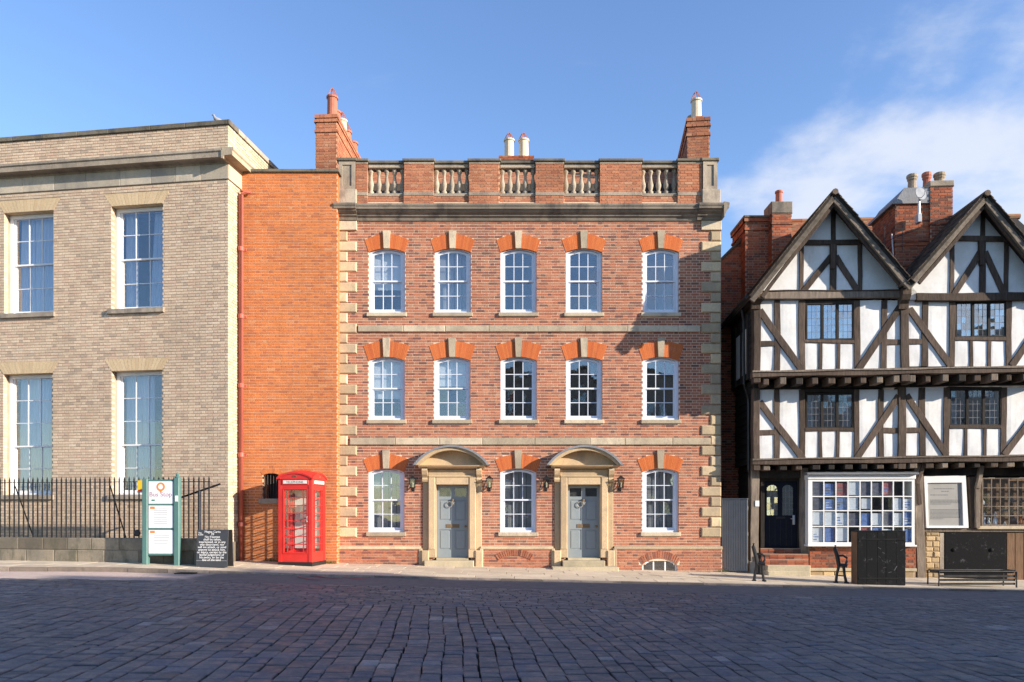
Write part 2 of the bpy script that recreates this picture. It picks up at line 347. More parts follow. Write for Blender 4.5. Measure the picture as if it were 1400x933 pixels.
# ------------------------------------------------------------------ ground
xs = [-400, -60, -20] + [i * 1.0 for i in range(-17, 21)] + [60, 400]
m = MB(); ysr = [-300, -8.6, 2, YK + .1, 24, 300]
v = []; 
for y in ysr:
    for x in xs: v.append((x, y, road(x) - .055))
f = [(j * len(xs) + i, j * len(xs) + i + 1, (j + 1) * len(xs) + i + 1, (j + 1) * len(xs) + i) for j in range(len(ysr) - 1) for i in range(len(xs) - 1)]
m.add(v, f, .5); g = m.build('ground', 'tarmac'); g['kind'] = 'structure'

# cobbled square: granite setts, each a chamfered block
sq = empty('square'); sq['kind'] = 'structure'
xs2 = [-17 + i for i in range(0, 37)]
m = MB(); v = []
for y in (2.0, YK):
    for x in xs2: v.append((x, y, road(x) - .03))
n = len(xs2); m.add(v, [(i, i + 1, n + i + 1, n + i) for i in range(n - 1)], .5); m.build('bed', 'sett_joint', sq)
setts = []
def sett(cx, cy, hx, hy, ang):
    ca, sa = math.cos(ang), math.sin(ang); dz = random.uniform(-.005, .005); tx, ty = random.uniform(-.022, .022), random.uniform(-.022, .022)
    cam_ = min(.013, hx * .2); v = []; z0 = road(cx) + dz; sl = (road(cx + .5) - road(cx - .5))
    jit = [random.uniform(-.008, .008) for _ in range(8)]
    for (ix, zz_) in ((cam_ + .002, 0), (0, -.007), (0, -.05)):
        for q, (sx, sy) in enumerate(((-1, -1), (1, -1), (1, 1), (-1, 1))):
            lx = sx * (hx - ix) + jit[q]; ly = sy * (hy - ix) + jit[q + 4]
            wx, wy = cx + lx * ca - ly * sa, cy + lx * sa + ly * ca
            v.append((wx, wy, z0 + zz_ + lx * tx + ly * ty + sl * (wx - cx)))
    f = [(0, 1, 2, 3)] + [(4 + i, 4 + (i + 1) % 4, (i + 1) % 4, i) for i in range(4)] + [(8 + i, 8 + (i + 1) % 4, 4 + (i + 1) % 4, 4 + i) for i in range(4)]
    d = math.hypot(cx, cy); vis = abs(cx) < cy * .70 and cy > 7.0
    setts.append((0 if vis else 1, d, v, f))
LA = R(5); dirv = (-math.sin(LA), math.cos(LA)); nrm = (math.cos(LA), math.sin(LA))
YB = 12.2
p = -15.0
while p < 16.0:
    wd = random.choice([random.uniform(.15, .2), random.uniform(.2, .28)]); q = 2.2 + random.uniform(0, .4)
    while True:
        ln = random.uniform(.22, .40) if random.random() > .2 else random.uniform(.14, .22)
        pc, qc = p + wd / 2 + .022 * math.sin(q * .9 + p * .12) + .010 * math.sin(q * 2.3 + p * .3) + random.uniform(-.005, .005), q + ln / 2
        cx, cy = nrm[0] * pc + dirv[0] * qc, nrm[1] * pc + dirv[1] * qc
        if cy - ln / 2 > YB: break
        if cy + ln / 2 > YB: ln2 = max(.1, (YB - (cy - ln / 2))); cy = cy - ln / 2 + ln2 / 2; ln = ln2
        if cy > 2.3 and -15 < cx < 15: sett(cx, cy, wd / 2 - .0075, ln / 2 - .009, LA + random.uniform(-.02, .02))
        q += ln
        if cy + ln / 2 >= YB - .01: break
    p += wd
YR = 15.15
y = YB + .02
while y < YR - .03:
    dp = min(random.uniform(.13, .20), YR - .01 - y)
    if dp < .06: break
    x = -16.5 + random.uniform(0, .2)
    while x < 17:
        ln = random.uniform(.2, .36)
        sett(x + ln / 2, y + dp / 2 + .012 * math.sin(x * .8 + y), ln / 2 - .007, dp / 2 - .006, random.uniform(-.03, .03)); x += ln
    y += dp
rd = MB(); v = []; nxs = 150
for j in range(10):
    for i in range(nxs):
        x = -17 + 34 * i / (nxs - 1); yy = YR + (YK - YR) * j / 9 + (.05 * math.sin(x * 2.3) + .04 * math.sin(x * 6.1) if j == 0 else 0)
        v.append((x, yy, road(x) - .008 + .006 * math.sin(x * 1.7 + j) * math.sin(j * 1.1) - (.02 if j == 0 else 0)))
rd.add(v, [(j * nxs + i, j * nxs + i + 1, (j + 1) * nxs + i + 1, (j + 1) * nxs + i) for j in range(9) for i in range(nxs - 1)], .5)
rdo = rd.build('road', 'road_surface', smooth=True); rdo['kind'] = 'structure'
for pts in ([(408, 789), (422, 792), (438, 793), (452, 790.5), (462, 791)], [(416, 786.5), (430, 788), (446, 790)], [(470, 789), (482, 791.5), (495, 791.5), (506, 789.5)]):
    m = MB(); vv = []
    for px_, py_ in pts:
        Yg = (EYE - road((px_ - 700) * 16 / 1020)) * F / (py_ - HY); xg = (px_ - 700) * Yg / F; wv = random.uniform(.05, .11)
        vv += [(xg, Yg - wv, road(xg) + .004), (xg, Yg + wv, road(xg) + .004)]
    m.add(vv, [(2 * i, 2 * i + 2, 2 * i + 3, 2 * i + 1) for i in range(len(pts) - 1)], .5); m.build('painted_mark', 'red_mark', rdo)
setts.sort(key=lambda t: t[:2])
for _, _, v, f in setts[:300]:
    c0 = v[0]; MB().add([(a - c0[0], b - c0[1], c - c0[2]) for a, b, c in v], f, 0.0).build('sett', 'setts', sq, loc=c0)
m = MB()
for _, _, v, f in setts[300:]: m.add(v, f)
m.build('sett_paving', 'setts', sq, kind='stuff')

# pavement of big slabs behind a kerb
pv = empty('pavement'); pv['kind'] = 'structure'
m = MB(); v = []
for y in (YK + .1, 23.0):
    for x in xs2: v.append((x, y, pave(x) - .018))
m.add(v, [(i, i + 1, n + i + 1, n + i) for i in range(n - 1)], .5); m.build('bed', 'mortar_buff', pv)
def slab(name, x0, x1, y0, y1, top, bot, mat, par, gap=.006):
    x0 += gap; x1 -= gap; y0 += gap; y1 -= gap; b = .006; dz = random.uniform(-.003, .003)
    cx, cy = (x0 + x1) / 2, (y0 + y1) / 2; zc = top(cx); v = []
    for ins, dd in ((b, 0), (0, -b), (0, None)):
        for sx, sy in ((x0 + ins, y0 + ins), (x1 - ins, y0 + ins), (x1 - ins, y1 - ins), (x0 + ins, y1 - ins)):
            z = bot(sx) if dd is None else top(sx) + dz + dd
            v.append((sx - cx, sy - cy, z - zc))
    MB().add(v, [(0, 1, 2, 3)] + [(4 + i, 4 + (i + 1) % 4, (i + 1) % 4, i) for i in range(4)] + [(8 + i, 8 + (i + 1) % 4, 4 + (i + 1) % 4, 4 + i) for i in range(4)], 0).build(name, mat, par, loc=(cx, cy, zc))
x = -16.0
while x < 17:
    ln = random.uniform(.8, 1.05); slab('kerb_stone', x, x + ln, YK, YK + .16, pave, lambda q: road(q) - .06, 'kerb_granite', pv); x += ln
rows = [YK + .16, YK + .76, YK + 1.32, YK + 1.95, YK + 2.6, YK + 3.2, 20.7, 21.4]
for ya, yb in zip(rows, rows[1:]):
    x = -16 + random.uniform(0, .5)
    while x < 17:
        ln = random.uniform(.75, 1.15)
        if not (ya > 20.2 and not (5.4 < x < 7)) and not (x < -8.2 and ya > 19): slab('paving_slab', x, x + ln, ya, yb, pave, lambda q: pave(q) - .05, 'paving', pv)
        x += ln

gx = -7.3
gg = empty('gully_grate', (gx, YK - .16, road(gx))); tag(gg, 'small dark iron drain grate in the gutter near the bus stop board', 'drain')
MB().ring([(-.2, -.14), (-.2, .14), (.2, .14), (.2, -.14)], [(-.17, -.11), (-.17, .11), (.17, .11), (.17, -.11)], -.006, .02).build('frame', 'iron_black', gg, rot=(R(90), 0, 0))
for i in range(7): BX('bar', 'iron_black', gg, -.15 + i * .046, -.13 + i * .046, -.115, .115, -.01, .004)

# ------------------------------------------------------------------ walls of real bricks
def cut(x0, x1, holes):
    seg = [(x0, x1)]
    for a, b in holes:
        nx = []
        for s_, e in seg:
            if b <= s_ or a >= e: nx.append((s_, e)); continue
            if a > s_: nx.append((s_, a))
            if b < e: nx.append((b, e))
        seg = nx
    return [t for t in seg if t[1] - t[0] > .02]
def courses(x0, x1, z0, z1, spans, y0=-.003, dep=.1, ch=.075, bond='flemish', phase=0.0, xlim=None):
    out_ = []; z = z0; r = 0
    while z < z1 - .02:
        zt = min(z + ch - .014, z1 - .004); zc = (z + zt) / 2
        a, b = (x0, x1) if xlim is None else xlim(zc)
        hs_ = [h for fn in spans for h in [fn(zc)] if h]
        segs = cut(a, b, hs_)
        if bond == 'flemish': pat = [.215, .1025]; off = (0 if r % 2 else .159)
        else: pat = [.215] if r % 4 else [.1025]; off = (0 if r % 2 else .11)
        x = math.floor(x0) - 1 - off + phase; i = 0
        while x < b:
            L = pat[i % len(pat)]; i += 1
            for s_, e in segs:
                p0, p1 = max(x, s_), min(x + L, e)
                if p1 - p0 > .025: out_.append((p0, p1, z, zt))
            x += L + .014
        z += ch; r += 1
    return [(p0, p1, y0 + random.uniform(-.0025, .0015), y0 + dep, a_, b_) for p0, p1, a_, b_ in out_]
BRICK_ME = {}
def lay(bricks, mat, parent, nsingle=300, key=None, stuff='brickwork'):
    whole = [b for b in bricks if abs(b[1] - b[0] - .215) < .001]; whole.sort(key=key or (lambda b: b[4]))
    single = set(whole[:nsingle])
    if mat not in BRICK_ME: BRICK_ME[mat] = MB().box(-.1075, .1075, 0, .1, 0, .061, 0.0).mesh('brick', mat)
    for b in whole[:nsingle]: inst('brick', BRICK_ME[mat], parent, ((b[0] + b[1]) / 2, b[2], b[4]))
    m = MB()
    for b in bricks:
        if b not in single: m.box(*b)
    if m.v: m.build(stuff, mat, parent, kind='stuff')
def backing(name, mat, parent, x0, x1, z0, z1, y0, y1, holes):
    xs_ = sorted({x0, x1, *[min(max(h[0], x0), x1) for h in holes], *[min(max(h[1], x0), x1) for h in holes]})
    zs_ = sorted({z0, z1, *[min(max(h[2], z0), z1) for h in holes], *[min(max(h[3], z0), z1) for h in holes]})
    m = MB()
    for i in range(len(xs_) - 1):
        j = 0
        while j < len(zs_) - 1:
            def solid(j_):
                xc, zc = (xs_[i] + xs_[i + 1]) / 2, (zs_[j_] + zs_[j_ + 1]) / 2
                return not any(h[0] < xc < h[1] and h[2] < zc < h[3] for h in holes)
            if not solid(j): j += 1; continue
            k_ = j
            while k_ + 1 < len(zs_) - 1 and solid(k_ + 1): k_ += 1
            m.box(xs_[i], xs_[i + 1], y0, y1, zs_[j], zs_[k_ + 1], .5); j = k_ + 1
    return m.build(name, mat, parent)
def arc(x0, x1, zs, rise, n=10):                              # segmental arch points, left to right
    hw = (x1 - x0) / 2; cx = (x0 + x1) / 2; rad = (hw * hw + rise * rise) / (2 * rise); cz = zs + rise - rad; a0 = math.asin(hw / rad)
    return [(cx + rad * math.sin(-a0 + 2 * a0 * i / n), cz + rad * math.cos(-a0 + 2 * a0 * i / n)) for i in range(n + 1)]
def loop(x0, x1, z0, zs, rise): return [(x0, z0)] + (arc(x0, x1, zs, rise) if rise > 0 else [(x0, zs), (x1, zs)]) + [(x1, z0)]

PANE_ME = {}
def pane(parent, x0, x1, z0, z1, y, mat='glass'):
    kx = (round(x1 - x0, 3), round(z1 - z0, 3), mat)
    if kx not in PANE_ME: PANE_ME[kx] = MB().box(-kx[0] / 2, kx[0] / 2, -.002, .002, -kx[1] / 2, kx[1] / 2, .5).mesh('pane', mat)
    inst('pane', PANE_ME[kx], parent, ((x0 + x1) / 2, y, (z0 + z1) / 2), (random.gauss(0, .006), 0, random.gauss(0, .008)))

def sash(parent, x0, x1, z0, zs, rise, y, up, lowr, sill=None, sillmat='band_stone', inside=None, fw=.075, st=.055, room=1.3, pm='sash_paint'):
    """white box-sash window: frame > upper_sash, lower_sash, panes, sill, blind or curtain"""
    wn = MB().ring(loop(x0, x1, z0, zs, rise), loop(x0 + fw, x1 - fw, z0 + .05, zs - (.0 if rise else fw), max(rise - .015, 0)), y, y + .14, True, .5).build('window', pm, parent)
    zt = zs + rise; a, b = x0 + fw + .001, x1 - fw - .001; zb = z0 + .051; ztop = zs + rise - .03; nr = up + lowr
    zm = zb + (ztop - zb) * lowr / nr
    for nm, za, zc, yy, rows_ in (('upper_sash', zm - .02, ztop, y + .035, up), ('lower_sash', zb, zm + .022, y + .075, lowr)):
        m = MB(); topw = .05 if nm == 'upper_sash' else .042; botw = .042 if nm == 'upper_sash' else .075
        ia, ib, iz0, iz1 = a + st, b - st, za + botw, zc - topw
        if nm == 'upper_sash' and rise:
            m.ring(loop(a, b, za, zs - .016, rise - .016), loop(ia, ib, iz0, zs - .06, rise - .03), yy, yy + .04, True, .5); iz1 = zs + rise - .09
        else: m.ring(loop(a, b, za, zc, 0), loop(ia, ib, iz0, iz1, 0), yy, yy + .04, True, .5)
        gb = .0095
        xsb = [ia + (ib - ia) * i / 3 for i in range(4)]; zsb = [iz0 + (iz1 - iz0) * i / rows_ for i in range(rows_ + 1)]
        for i in (1, 2): m.box(xsb[i] - gb, xsb[i] + gb, yy + .005, yy + .035, iz0 + .001, iz1 + (.02 if rise else -.001), .5)
        for j in range(1, rows_): 
            for i in range(3): m.box(xsb[i] + (gb if i else 0) + .0005, xsb[i + 1] - (gb if i < 2 else 0) - .0005, yy + .006, yy + .034, zsb[j] - gb, zsb[j] + gb, .5)
        if nm == 'lower_sash': m.box(a + .03, b - .03, yy - .012, yy - .001, zc - .035, zc - .004, .5)
        m.build(nm, pm, wn)
        for i in range(3):
            for j in range(rows_):
                pane(wn, xsb[i] + .003, xsb[i + 1] - .003, zsb[j] + .003, zsb[j + 1] - .003 + (.02 if rise and nm == 'upper_sash' and j == rows_ - 1 else 0), yy + .02)
    if sill: MB().cbox(sill[0], sill[1], sill[2], y + .1, sill[3], z0 - .001, .01).build('sill', sillmat, wn)
    # dark room behind
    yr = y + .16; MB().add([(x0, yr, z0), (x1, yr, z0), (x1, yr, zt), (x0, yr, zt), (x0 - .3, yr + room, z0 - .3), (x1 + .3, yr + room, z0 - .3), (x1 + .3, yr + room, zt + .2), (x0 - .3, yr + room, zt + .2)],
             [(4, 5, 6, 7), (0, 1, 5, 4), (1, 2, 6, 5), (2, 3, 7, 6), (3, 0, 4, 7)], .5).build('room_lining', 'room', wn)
    if inside: inside(wn, a, b, zb, ztop, y + .19)
    return wn
def blind(frac, mat='blind'):
    return lambda wn, a, b, z0, z1, y: BX('blind', mat, wn, a + .02, b - .02, y, y + .012, z1 - (z1 - z0) * frac, z1 + .02)
def shutters(wn, a, b, z0, z1, y):
    wd = (b - a)
    for i, (s_, e, yy) in enumerate(((0, .26, 0), (.27, .52, .02), (.53, .77, .05), (.78, 1, .08))):
        MB().cbox(a + wd * s_, a + wd * e, y + yy, y + yy + .03, z0, z1, .012).build('shutter', 'shutter_paint', wn)
def drape(*spans):
    def fn(wn, a, b, z0, z1, y):
        for s_, e, lean in spans:
            m = MB(); nn = 26; v = []
            for t, z in ((0, z0 - .02), (.5, (z0 + z1) / 2), (1, z1)):
                for i in range(nn + 1):
                    u = i / nn; x = a + (b - a) * (s_ + (e - s_) * u + lean * (t - .5) * (1 - u)); v.append((x, y + .05 + .03 * math.sin(u * 34 + .8 * t) + .012 * math.sin(u * 81), z))
            m.add(v, [(j * (nn + 1) + i, j * (nn + 1) + i + 1, (j + 1) * (nn + 1) + i + 1, (j + 1) * (nn + 1) + i) for j in range(2) for i in range(nn)], .5)
            m.build('curtain', 'curtain', wn, smooth=True)
    return fn

# ================================================================== red brick house with two doors
HF = Frame(0, 20.4, 0.0)
hx = lambda px: (px - 700) * .02
hz = lambda py: EYE + (HY - py) * .02
house = empty('brick_house', (0, 20.4, 0))
tag(house, 'red brick Georgian house with two grey doors, balustraded parapet and fifteen-odd sash bays', 'house')
house['label'] = 'red brick Georgian house with two grey front doors, stone quoins and a balustraded parapet'
XL, XR = hx(461.5), hx(985)
FLO = [dict(c=[528.8, 618.8, 708.8, 798.3, 903.5], z0=hz(428), zs=8.64, rise=.10, ze=8.97, zt=9.13, key=9.21, fl=.11),
       dict(c=[528.5, 618.2, 709, 798.5, 903.5], z0=hz(574.3), zs=5.675, rise=.10, ze=6.08, zt=6.20, key=6.285, fl=.14),
       dict(c=[528, 708.5, 903], z0=hz(728), zs=2.62, rise=.11, ze=2.97, zt=3.11, key=3.22, fl=.14)]
DOORS = [618.5, 798.2]
HW = .495
holes = []; spans = []
for fl in FLO:
    for c in fl['c']:
        a, b = hx(c) - HW, hx(c) + HW
        holes.append((a - .008, b + .008, fl['z0'] - .10, fl['zs'] + fl['rise'] + .008))
        def sp(z, a=a, b=b, q=fl):
            if q['z0'] - .1 < z <= q['zs']: return (a, b)
            if q['zs'] < z < q['ze']: t = (z - q['zs']) / (q['ze'] - q['zs']); return (a - q['fl'] * t, b + q['fl'] * t)
            if q['ze'] <= z < q['zt']: u = (z - q['ze']) / (q['zt'] - q['ze']); h = (HW + q['fl']) * math.sqrt(1 - u); return ((a + b) / 2 - h, (a + b) / 2 + h)
            return None
        spans.append(sp)
for c in DOORS:
    a, b = hx(c) - .5, hx(c) + .5
    holes.append((a, b, -.3, 2.4)); spans.append(lambda z, a=a, b=b: (a, b) if z < 2.5 else None)
ZC = 9.49
holes.append((hx(877.5) - .004, hx(925) + .004, -.38, hz(772) + .16)); spans.append(lambda z: (hx(877.5), hx(925)) if z < hz(772) + .16 else None)
wall = backing('wall', 'mortar_red', house, XL + .004, XR - .004, -.4, 10.0, .002, .32, holes)
lay(courses(XL, XR, -.35, ZC, spans), 'red_brick', wall, 300, key=lambda b: b[4] if b[4] > .6 else 90 - b[4])
m = MB(); m.box(XR - .32, XR - .006, .322, 9.0, -.4, 9.9).box(XL + .006, XL + .32, .322, 9.0, -.4, 9.9).box(XL, XR, 9.0, 9.3, -.4, 9.9); m.build('side_wall', 'plain_brick', house)
# gauged brick arches, keystones, sills, sashes
def half_arch(q, a, b, side):
    I = arc(a, b, q['zs'], q['rise'], 24); E = arc(a - q['fl'], b + q['fl'], q['ze'], q['zt'] - q['ze'], 24)
    m = MB(); rng = range(0, 10) if side < 0 else range(14, 24)
    for i in rng:
        g = .06
        p = [(I[i][0] + (I[i + 1][0] - I[i][0]) * g, I[i][1]), (I[i + 1][0], I[i + 1][1]), (E[i + 1][0], E[i + 1][1]), (E[i][0] + (E[i + 1][0] - E[i][0]) * g, E[i][1])]
        m.prism(p, -.011 + random.uniform(-.001, .001), .1)
    return m
ins = {0: [blind(.62), shutters, None, None, None], 1: [blind(.66), blind(.45), None, None, None], 2: [shutters, shutters, shutters]}
for fi, q in enumerate(FLO):
    for wi, c in enumerate(q['c']):
        x = hx(c); a, b = x - HW, x + HW
        sash(house, a, b, q['z0'], q['zs'], q['rise'], .06, 2, 2, (a - .05, b + .05, -.06, q['z0'] - .105), 'band_stone', ins[fi][wi])
        for sd_ in (-1, 1): half_arch(q, a, b, sd_).build('brick_arch', 'gauged_brick', house)
        zb = q['zs'] + q['rise'] - .006
        MB().prism([(x - .075, zb), (x + .075, zb), (x + .10, q['key']), (x - .10, q['key'])], -.055, .09).build('keystone', 'band_stone', house)
# quoins
per = .279; zq = hz(609.6)
for s_ in (-1, 1):
    for k_ in range(-5, 11):
        for ln in (0, 1):
            zt = zq + k_ * per * 2 - (0 if ln else -per) ; zt = zq + k_ * 2 * per + (0 if ln else per); zb = zt - per
            if zt > hz(316) or zb < hz(749): continue
            wd = .53 if ln else .275
            x0, x1 = (XL - .004, XL + wd) if s_ < 0 else (XR - wd, XR + .012)
            MB().cbox(x0, x1, -.045 + random.uniform(-.004, .004), .2, zb + .008, zt - .008, .028).build('quoin', 'quoin_stone', house)
    x0, x1 = (XL - .01, XL + .535) if s_ < 0 else (XR - .535, XR + .02)
    MB().cbox(x0, x1, -.06, .25, hz(316) + .006, hz(302.5), .012).build('quoin_cap', 'band_stone', house)
# string courses in lengths of stone
for ya, yb, xa, xb in ((454.3, 445.6, 489.5, 957), (608.6, 599, 478.5, 971)):
    x, xe = hx(xa), hx(xb)
    while x < xe - .05:
        ln = min(random.uniform(.95, 1.7), xe - x); ln = xe - x if xe - x - ln < .4 else ln
        MB().cbox(x + .002, x + ln - .002, -.05 + random.uniform(-.002, .002), .05, hz(ya), hz(yb), .014).build('string_course', 'band_stone', house); x += ln
# cornice
def corn(e): return [(.05, 9.485), (-.04 - e, 9.485), (-.06 - e, 9.55), (-.11 - e, 9.585), (-.12 - e, 9.625), (-.15 - e, 9.635), (-.21 - e, 9.675), (-.22 - e, 9.71), (-.27 - e, 9.72), (-.275 - e, 9.765), (-.30 - e, 9.80), (-.305 - e, 9.845), (-.29 - e, 9.86), (.05, 9.885)]
x = hx(489.5); xe = hx(952)
while x < xe - .05:
    ln = min(random.uniform(.9, 1.5), xe - x); ln = xe - x if xe - x - ln < .4 else ln
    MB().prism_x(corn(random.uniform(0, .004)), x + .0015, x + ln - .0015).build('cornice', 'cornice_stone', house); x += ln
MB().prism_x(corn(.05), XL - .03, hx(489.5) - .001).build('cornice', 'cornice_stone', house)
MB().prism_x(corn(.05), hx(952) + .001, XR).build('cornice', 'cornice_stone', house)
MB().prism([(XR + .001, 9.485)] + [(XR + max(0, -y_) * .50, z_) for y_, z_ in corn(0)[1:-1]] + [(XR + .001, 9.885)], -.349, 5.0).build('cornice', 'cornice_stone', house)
# parapet
PIERS = [(486.3, 502.5), (552, 593), (641, 683.5), (732, 771), (820, 877.5), (926.5, 960.5)]
BAYS = [(502.5, 552), (593, 641), (683.5, 732), (771, 820), (877.5, 926.5)]
par = empty('parapet', parent=house)
Zp = [9.886, 10.18, 10.27, 11.05, 11.11, 11.185]
bm = MB().lathe([(.055, 0), (.075, .002), (.075, .10), (.045, .115), (.05, .15), (.078, .24), (.078, .29), (.05, .40), (.036, .50), (.04, .56), (.055, .575), (.055, .60), (.07, .61), (.07, .70)], n=10).mesh('baluster', 'baluster_stone', True)
for p0, p1 in PIERS:
    a, b = hx(p0), hx(p1)
    m = MB(); m.box(a + .004, b - .004, -.008, .36, Zp[0], Zp[1], .5); m.box(a + .014, b - .014, .012, .34, Zp[2], Zp[3], .5); pr = m.build('pier', 'mortar_orange', house)
    lay(courses(a, b, Zp[0] + .004, Zp[1], [], -.018) + courses(a + .01, b - .01, Zp[2] + .004, Zp[3], [], .003), 'parapet_brick', pr, 40)
    MB().cbox(a - .004, b + .004, -.03, .38, Zp[1], Zp[2], .01).build('base_stone', 'grey_stone', pr)
    MB().cbox(a, b, -.01, .36, Zp[3], Zp[4], .008).build('cap_stone', 'grey_stone', pr)
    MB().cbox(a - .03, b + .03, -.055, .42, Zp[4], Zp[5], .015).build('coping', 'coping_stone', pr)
for p0, p1 in BAYS:
    a, b = hx(p0) + .005, hx(p1) - .005
    m = MB(); m.box(a, b, .052, .34, Zp[0], Zp[1], .5); by = m.build('balustrade', 'mortar_orange', house)
    lay(courses(a, b, Zp[0] + .004, Zp[1], [], .044), 'parapet_brick', by, 40)
    MB().cbox(a, b, .03, .36, Zp[1], Zp[2] - .006, .008).build('base_stone', 'grey_stone', by)
    for i in range(5):
        inst('baluster', bm, by, (a + .055 + i * (b - a - .11) / 4 if i else a + .06, .19, Zp[2] - .006), None, (1, 1, 1.02))
    MB().cbox(a, b, .06, .33, Zp[3] - .075, Zp[4] - .03, .01).build('rail', 'grey_stone', by)
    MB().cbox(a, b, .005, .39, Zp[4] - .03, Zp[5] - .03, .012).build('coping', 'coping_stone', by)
for p0, p1, e0, e1 in ((462, 488, 463.5, 486), (959, 984, 960.8, 980.3)):
    q = MB().cbox(hx(p0), hx(p1), -.10, .42, Zp[0], hz(260.5), .015).build('pedestal', 'grey_stone', house)
    a, b = hx(e0), hx(e1); z0, z1 = hz(260.5) + .002, Zp[4]
    MB().ring([(a, z0), (a, z1), (b, z1), (b, z0)], [(a + .10, z0 + .1), (a + .10, z1 - .1), (b - .10, z1 - .1), (b - .10, z0 + .1)], -.045, .0).build('panel_frame', 'grey_stone', q)
    MB().box(a + .005, b - .005, -.018, .40, z0, z1 - .002).build('panel', 'grey_stone', q)
    MB().cbox(a - .05, b + .04, -.085, .45, Zp[4] + .001, Zp[5] + .008, .015).build('coping', 'coping_stone', q)
# roof behind the parapet
m = MB(); m.prism_x([(1.2, 10.6), (1.2, 11.02), (3.4, 12.55), (6.0, 11.0), (6.0, 10.6)], XL + .4, XR - .4, .5); rf = m.build('roof', 'dark_tile', house)
m = MB()
for r_ in range(17):
    y0, z0 = 1.2 + r_ * .13, 11.03 + r_ * .0904; x = XL + .4 - (r_ % 2) * .09
    while x < XR - .45:
        m.add([(x, y0, z0), (x + .165, y0, z0), (x + .165, y0 + .15, z0 + .1043), (x, y0 + .15, z0 + .1043), (x, y0, z0 + .018), (x + .165, y0, z0 + .018), (x + .165, y0 + .15, z0 + .11), (x, y0 + .15, z0 + .11)],
              [(0, 1, 5, 4), (4, 5, 6, 7), (1, 2, 6, 5), (3, 0, 4, 7)]); x += .17
m.build('tile_courses', 'roof_tile', rf, kind='stuff')
BX('lead_gutter', 'lead', house, XL + .3, XR - .3, .42, 1.2, 10.3, 10.5)

# chimneys: stack > bricks, corbel, pots
def stack(parent, x0, x1, y0, dep, z0, z1, rot, mat, mort, bands, pots, potmat, sides='LR', nsingle=40, name='chimney_stack', guard=True):
    st = MB().box(.012, x1 - x0 - .012, .012, dep - .012, z0, z1, .5).build(name, mort, parent, (x0, y0, 0), rot=(0, 0, rot)); wd = x1 - x0
    lay(courses(0, wd, z0, z1, [], .003, .09), mat, st, nsingle, key=lambda b: b[4])
    m = MB()
    for sd_ in sides:
        for p0, p1, ya, yb, za, zb in courses(.01, dep, z0 + .0001, z1, [], 0, .09):
            if sd_ == 'R': m.box(wd - .09, wd + random.uniform(-.003, .003), p0, p1, za, zb)
            else: m.box(random.uniform(-.003, .003), .09, p0, p1, za, zb)
    if m.v: m.build('brickwork', mat, st, kind='stuff')
    for za, zb, pr in bands:
        if isinstance(pr, tuple): MB().cbox(-pr[0], wd + pr[0], -pr[0], dep + pr[0], za, zb, .02).build('cap', pr[1], st); continue
        cb_ = MB(); n2 = max(1, round((zb - za) / .075)); hh = (zb - za) / n2
        for q in courses(-pr, wd + pr, za, zb, [], -pr, .12, hh): cb_.box(*q)
        for p0, p1, ya, yb, z0_, z1_ in courses(-pr + .002, dep + pr, za, zb, [], 0, .12, hh): cb_.box(wd + pr - .12, wd + pr, p0, p1, z0_, z1_); cb_.box(-pr, -pr + .12, p0, p1, z0_, z1_)
        cb_.box(-pr + .006, wd + pr - .006, -pr + .006, dep + pr - .006, za + .002, zb - .006); cb_.build('corbel', mat, st)
    for px_, py_, rad, h, mt, top in pots:
        o = MB().lathe([(rad * 1.12, 0), (rad * 1.12, .05), (rad, .07), (rad * .95, h - .08), (rad * 1.14, h - .07), (rad * 1.14, h - .02), (rad * .9, h)], n=14).build('chimney_pot', mt, st, (px_, py_, z1 + bands[-1][1] * 0), smooth=False)
        if top:
            g_ = MB()
            for i in range(6): a_ = i * math.pi / 3; g_.tube([(px_ + rad * math.cos(a_), py_ + rad * math.sin(a_), z1 + h - .01), (px_ + rad * .45 * math.cos(a_), py_ + rad * .45 * math.sin(a_), z1 + h + .16), (px_, py_, z1 + h + .24)], .012, 5)
            g_.build('bird_guard', 'terracotta', st)
    return st
ca, cz = (431 - 700) * 20.9 / 1020, 1.6 + (697 - 157) * 20.9 / 1020
stack(house, ca, ca + .62, .5, 3.1, 10.2, cz, R(-2.9), 'parapet_brick', 'mortar_orange', [(cz - .50, cz - .42, .02), (cz - .22, cz - .14, .03), (cz - .1, cz + .004, .02)],
      [(.42, .22, .145, .62, 'terracotta', True), (.36, .78, .14, .5, 'terracotta', False), (.38, 1.35, .14, .55, 'buff_pot', True), (.36, 1.95, .14, .52, 'terracotta', True), (.38, 2.6, .14, .5, 'terracotta', False)], None, 'LR', 60)
ca, cz = (939.5 - 700) * 21.0 / 1020, 1.6 + (697 - 161.5) * 21.0 / 1020
stack(house, ca, ca + .62, .6, 2.8, 10.2, cz, R(-6.5), 'parapet_brick', 'mortar_orange', [(cz - .52, cz - .44, .022), (cz - .26, cz - .18, .03), (cz - .1, cz + .004, .02)],
      [(.28, .22, .145, .62, 'buff_pot', True), (.26, .9, .14, .5, 'stone_pot', False), (.26, 1.6, .14, .5, 'stone_pot', False)], None, 'LR', 60)
ca, cz = (683.5 - 700) * 25.0 / 1020, 1.6 + (697 - 213.5) * 25.0 / 1020
stack(house, ca, ca + 1.1, 4.6, 1.0, 11.6, cz, 0, 'old_brick', 'mortar_old', [(cz - .15, cz + .004, .04)],
      [(.31, .3, .165, .70, 'buff_pot', True), (.80, .3, .165, .70, 'buff_pot', True)], None, 'LR', 40)

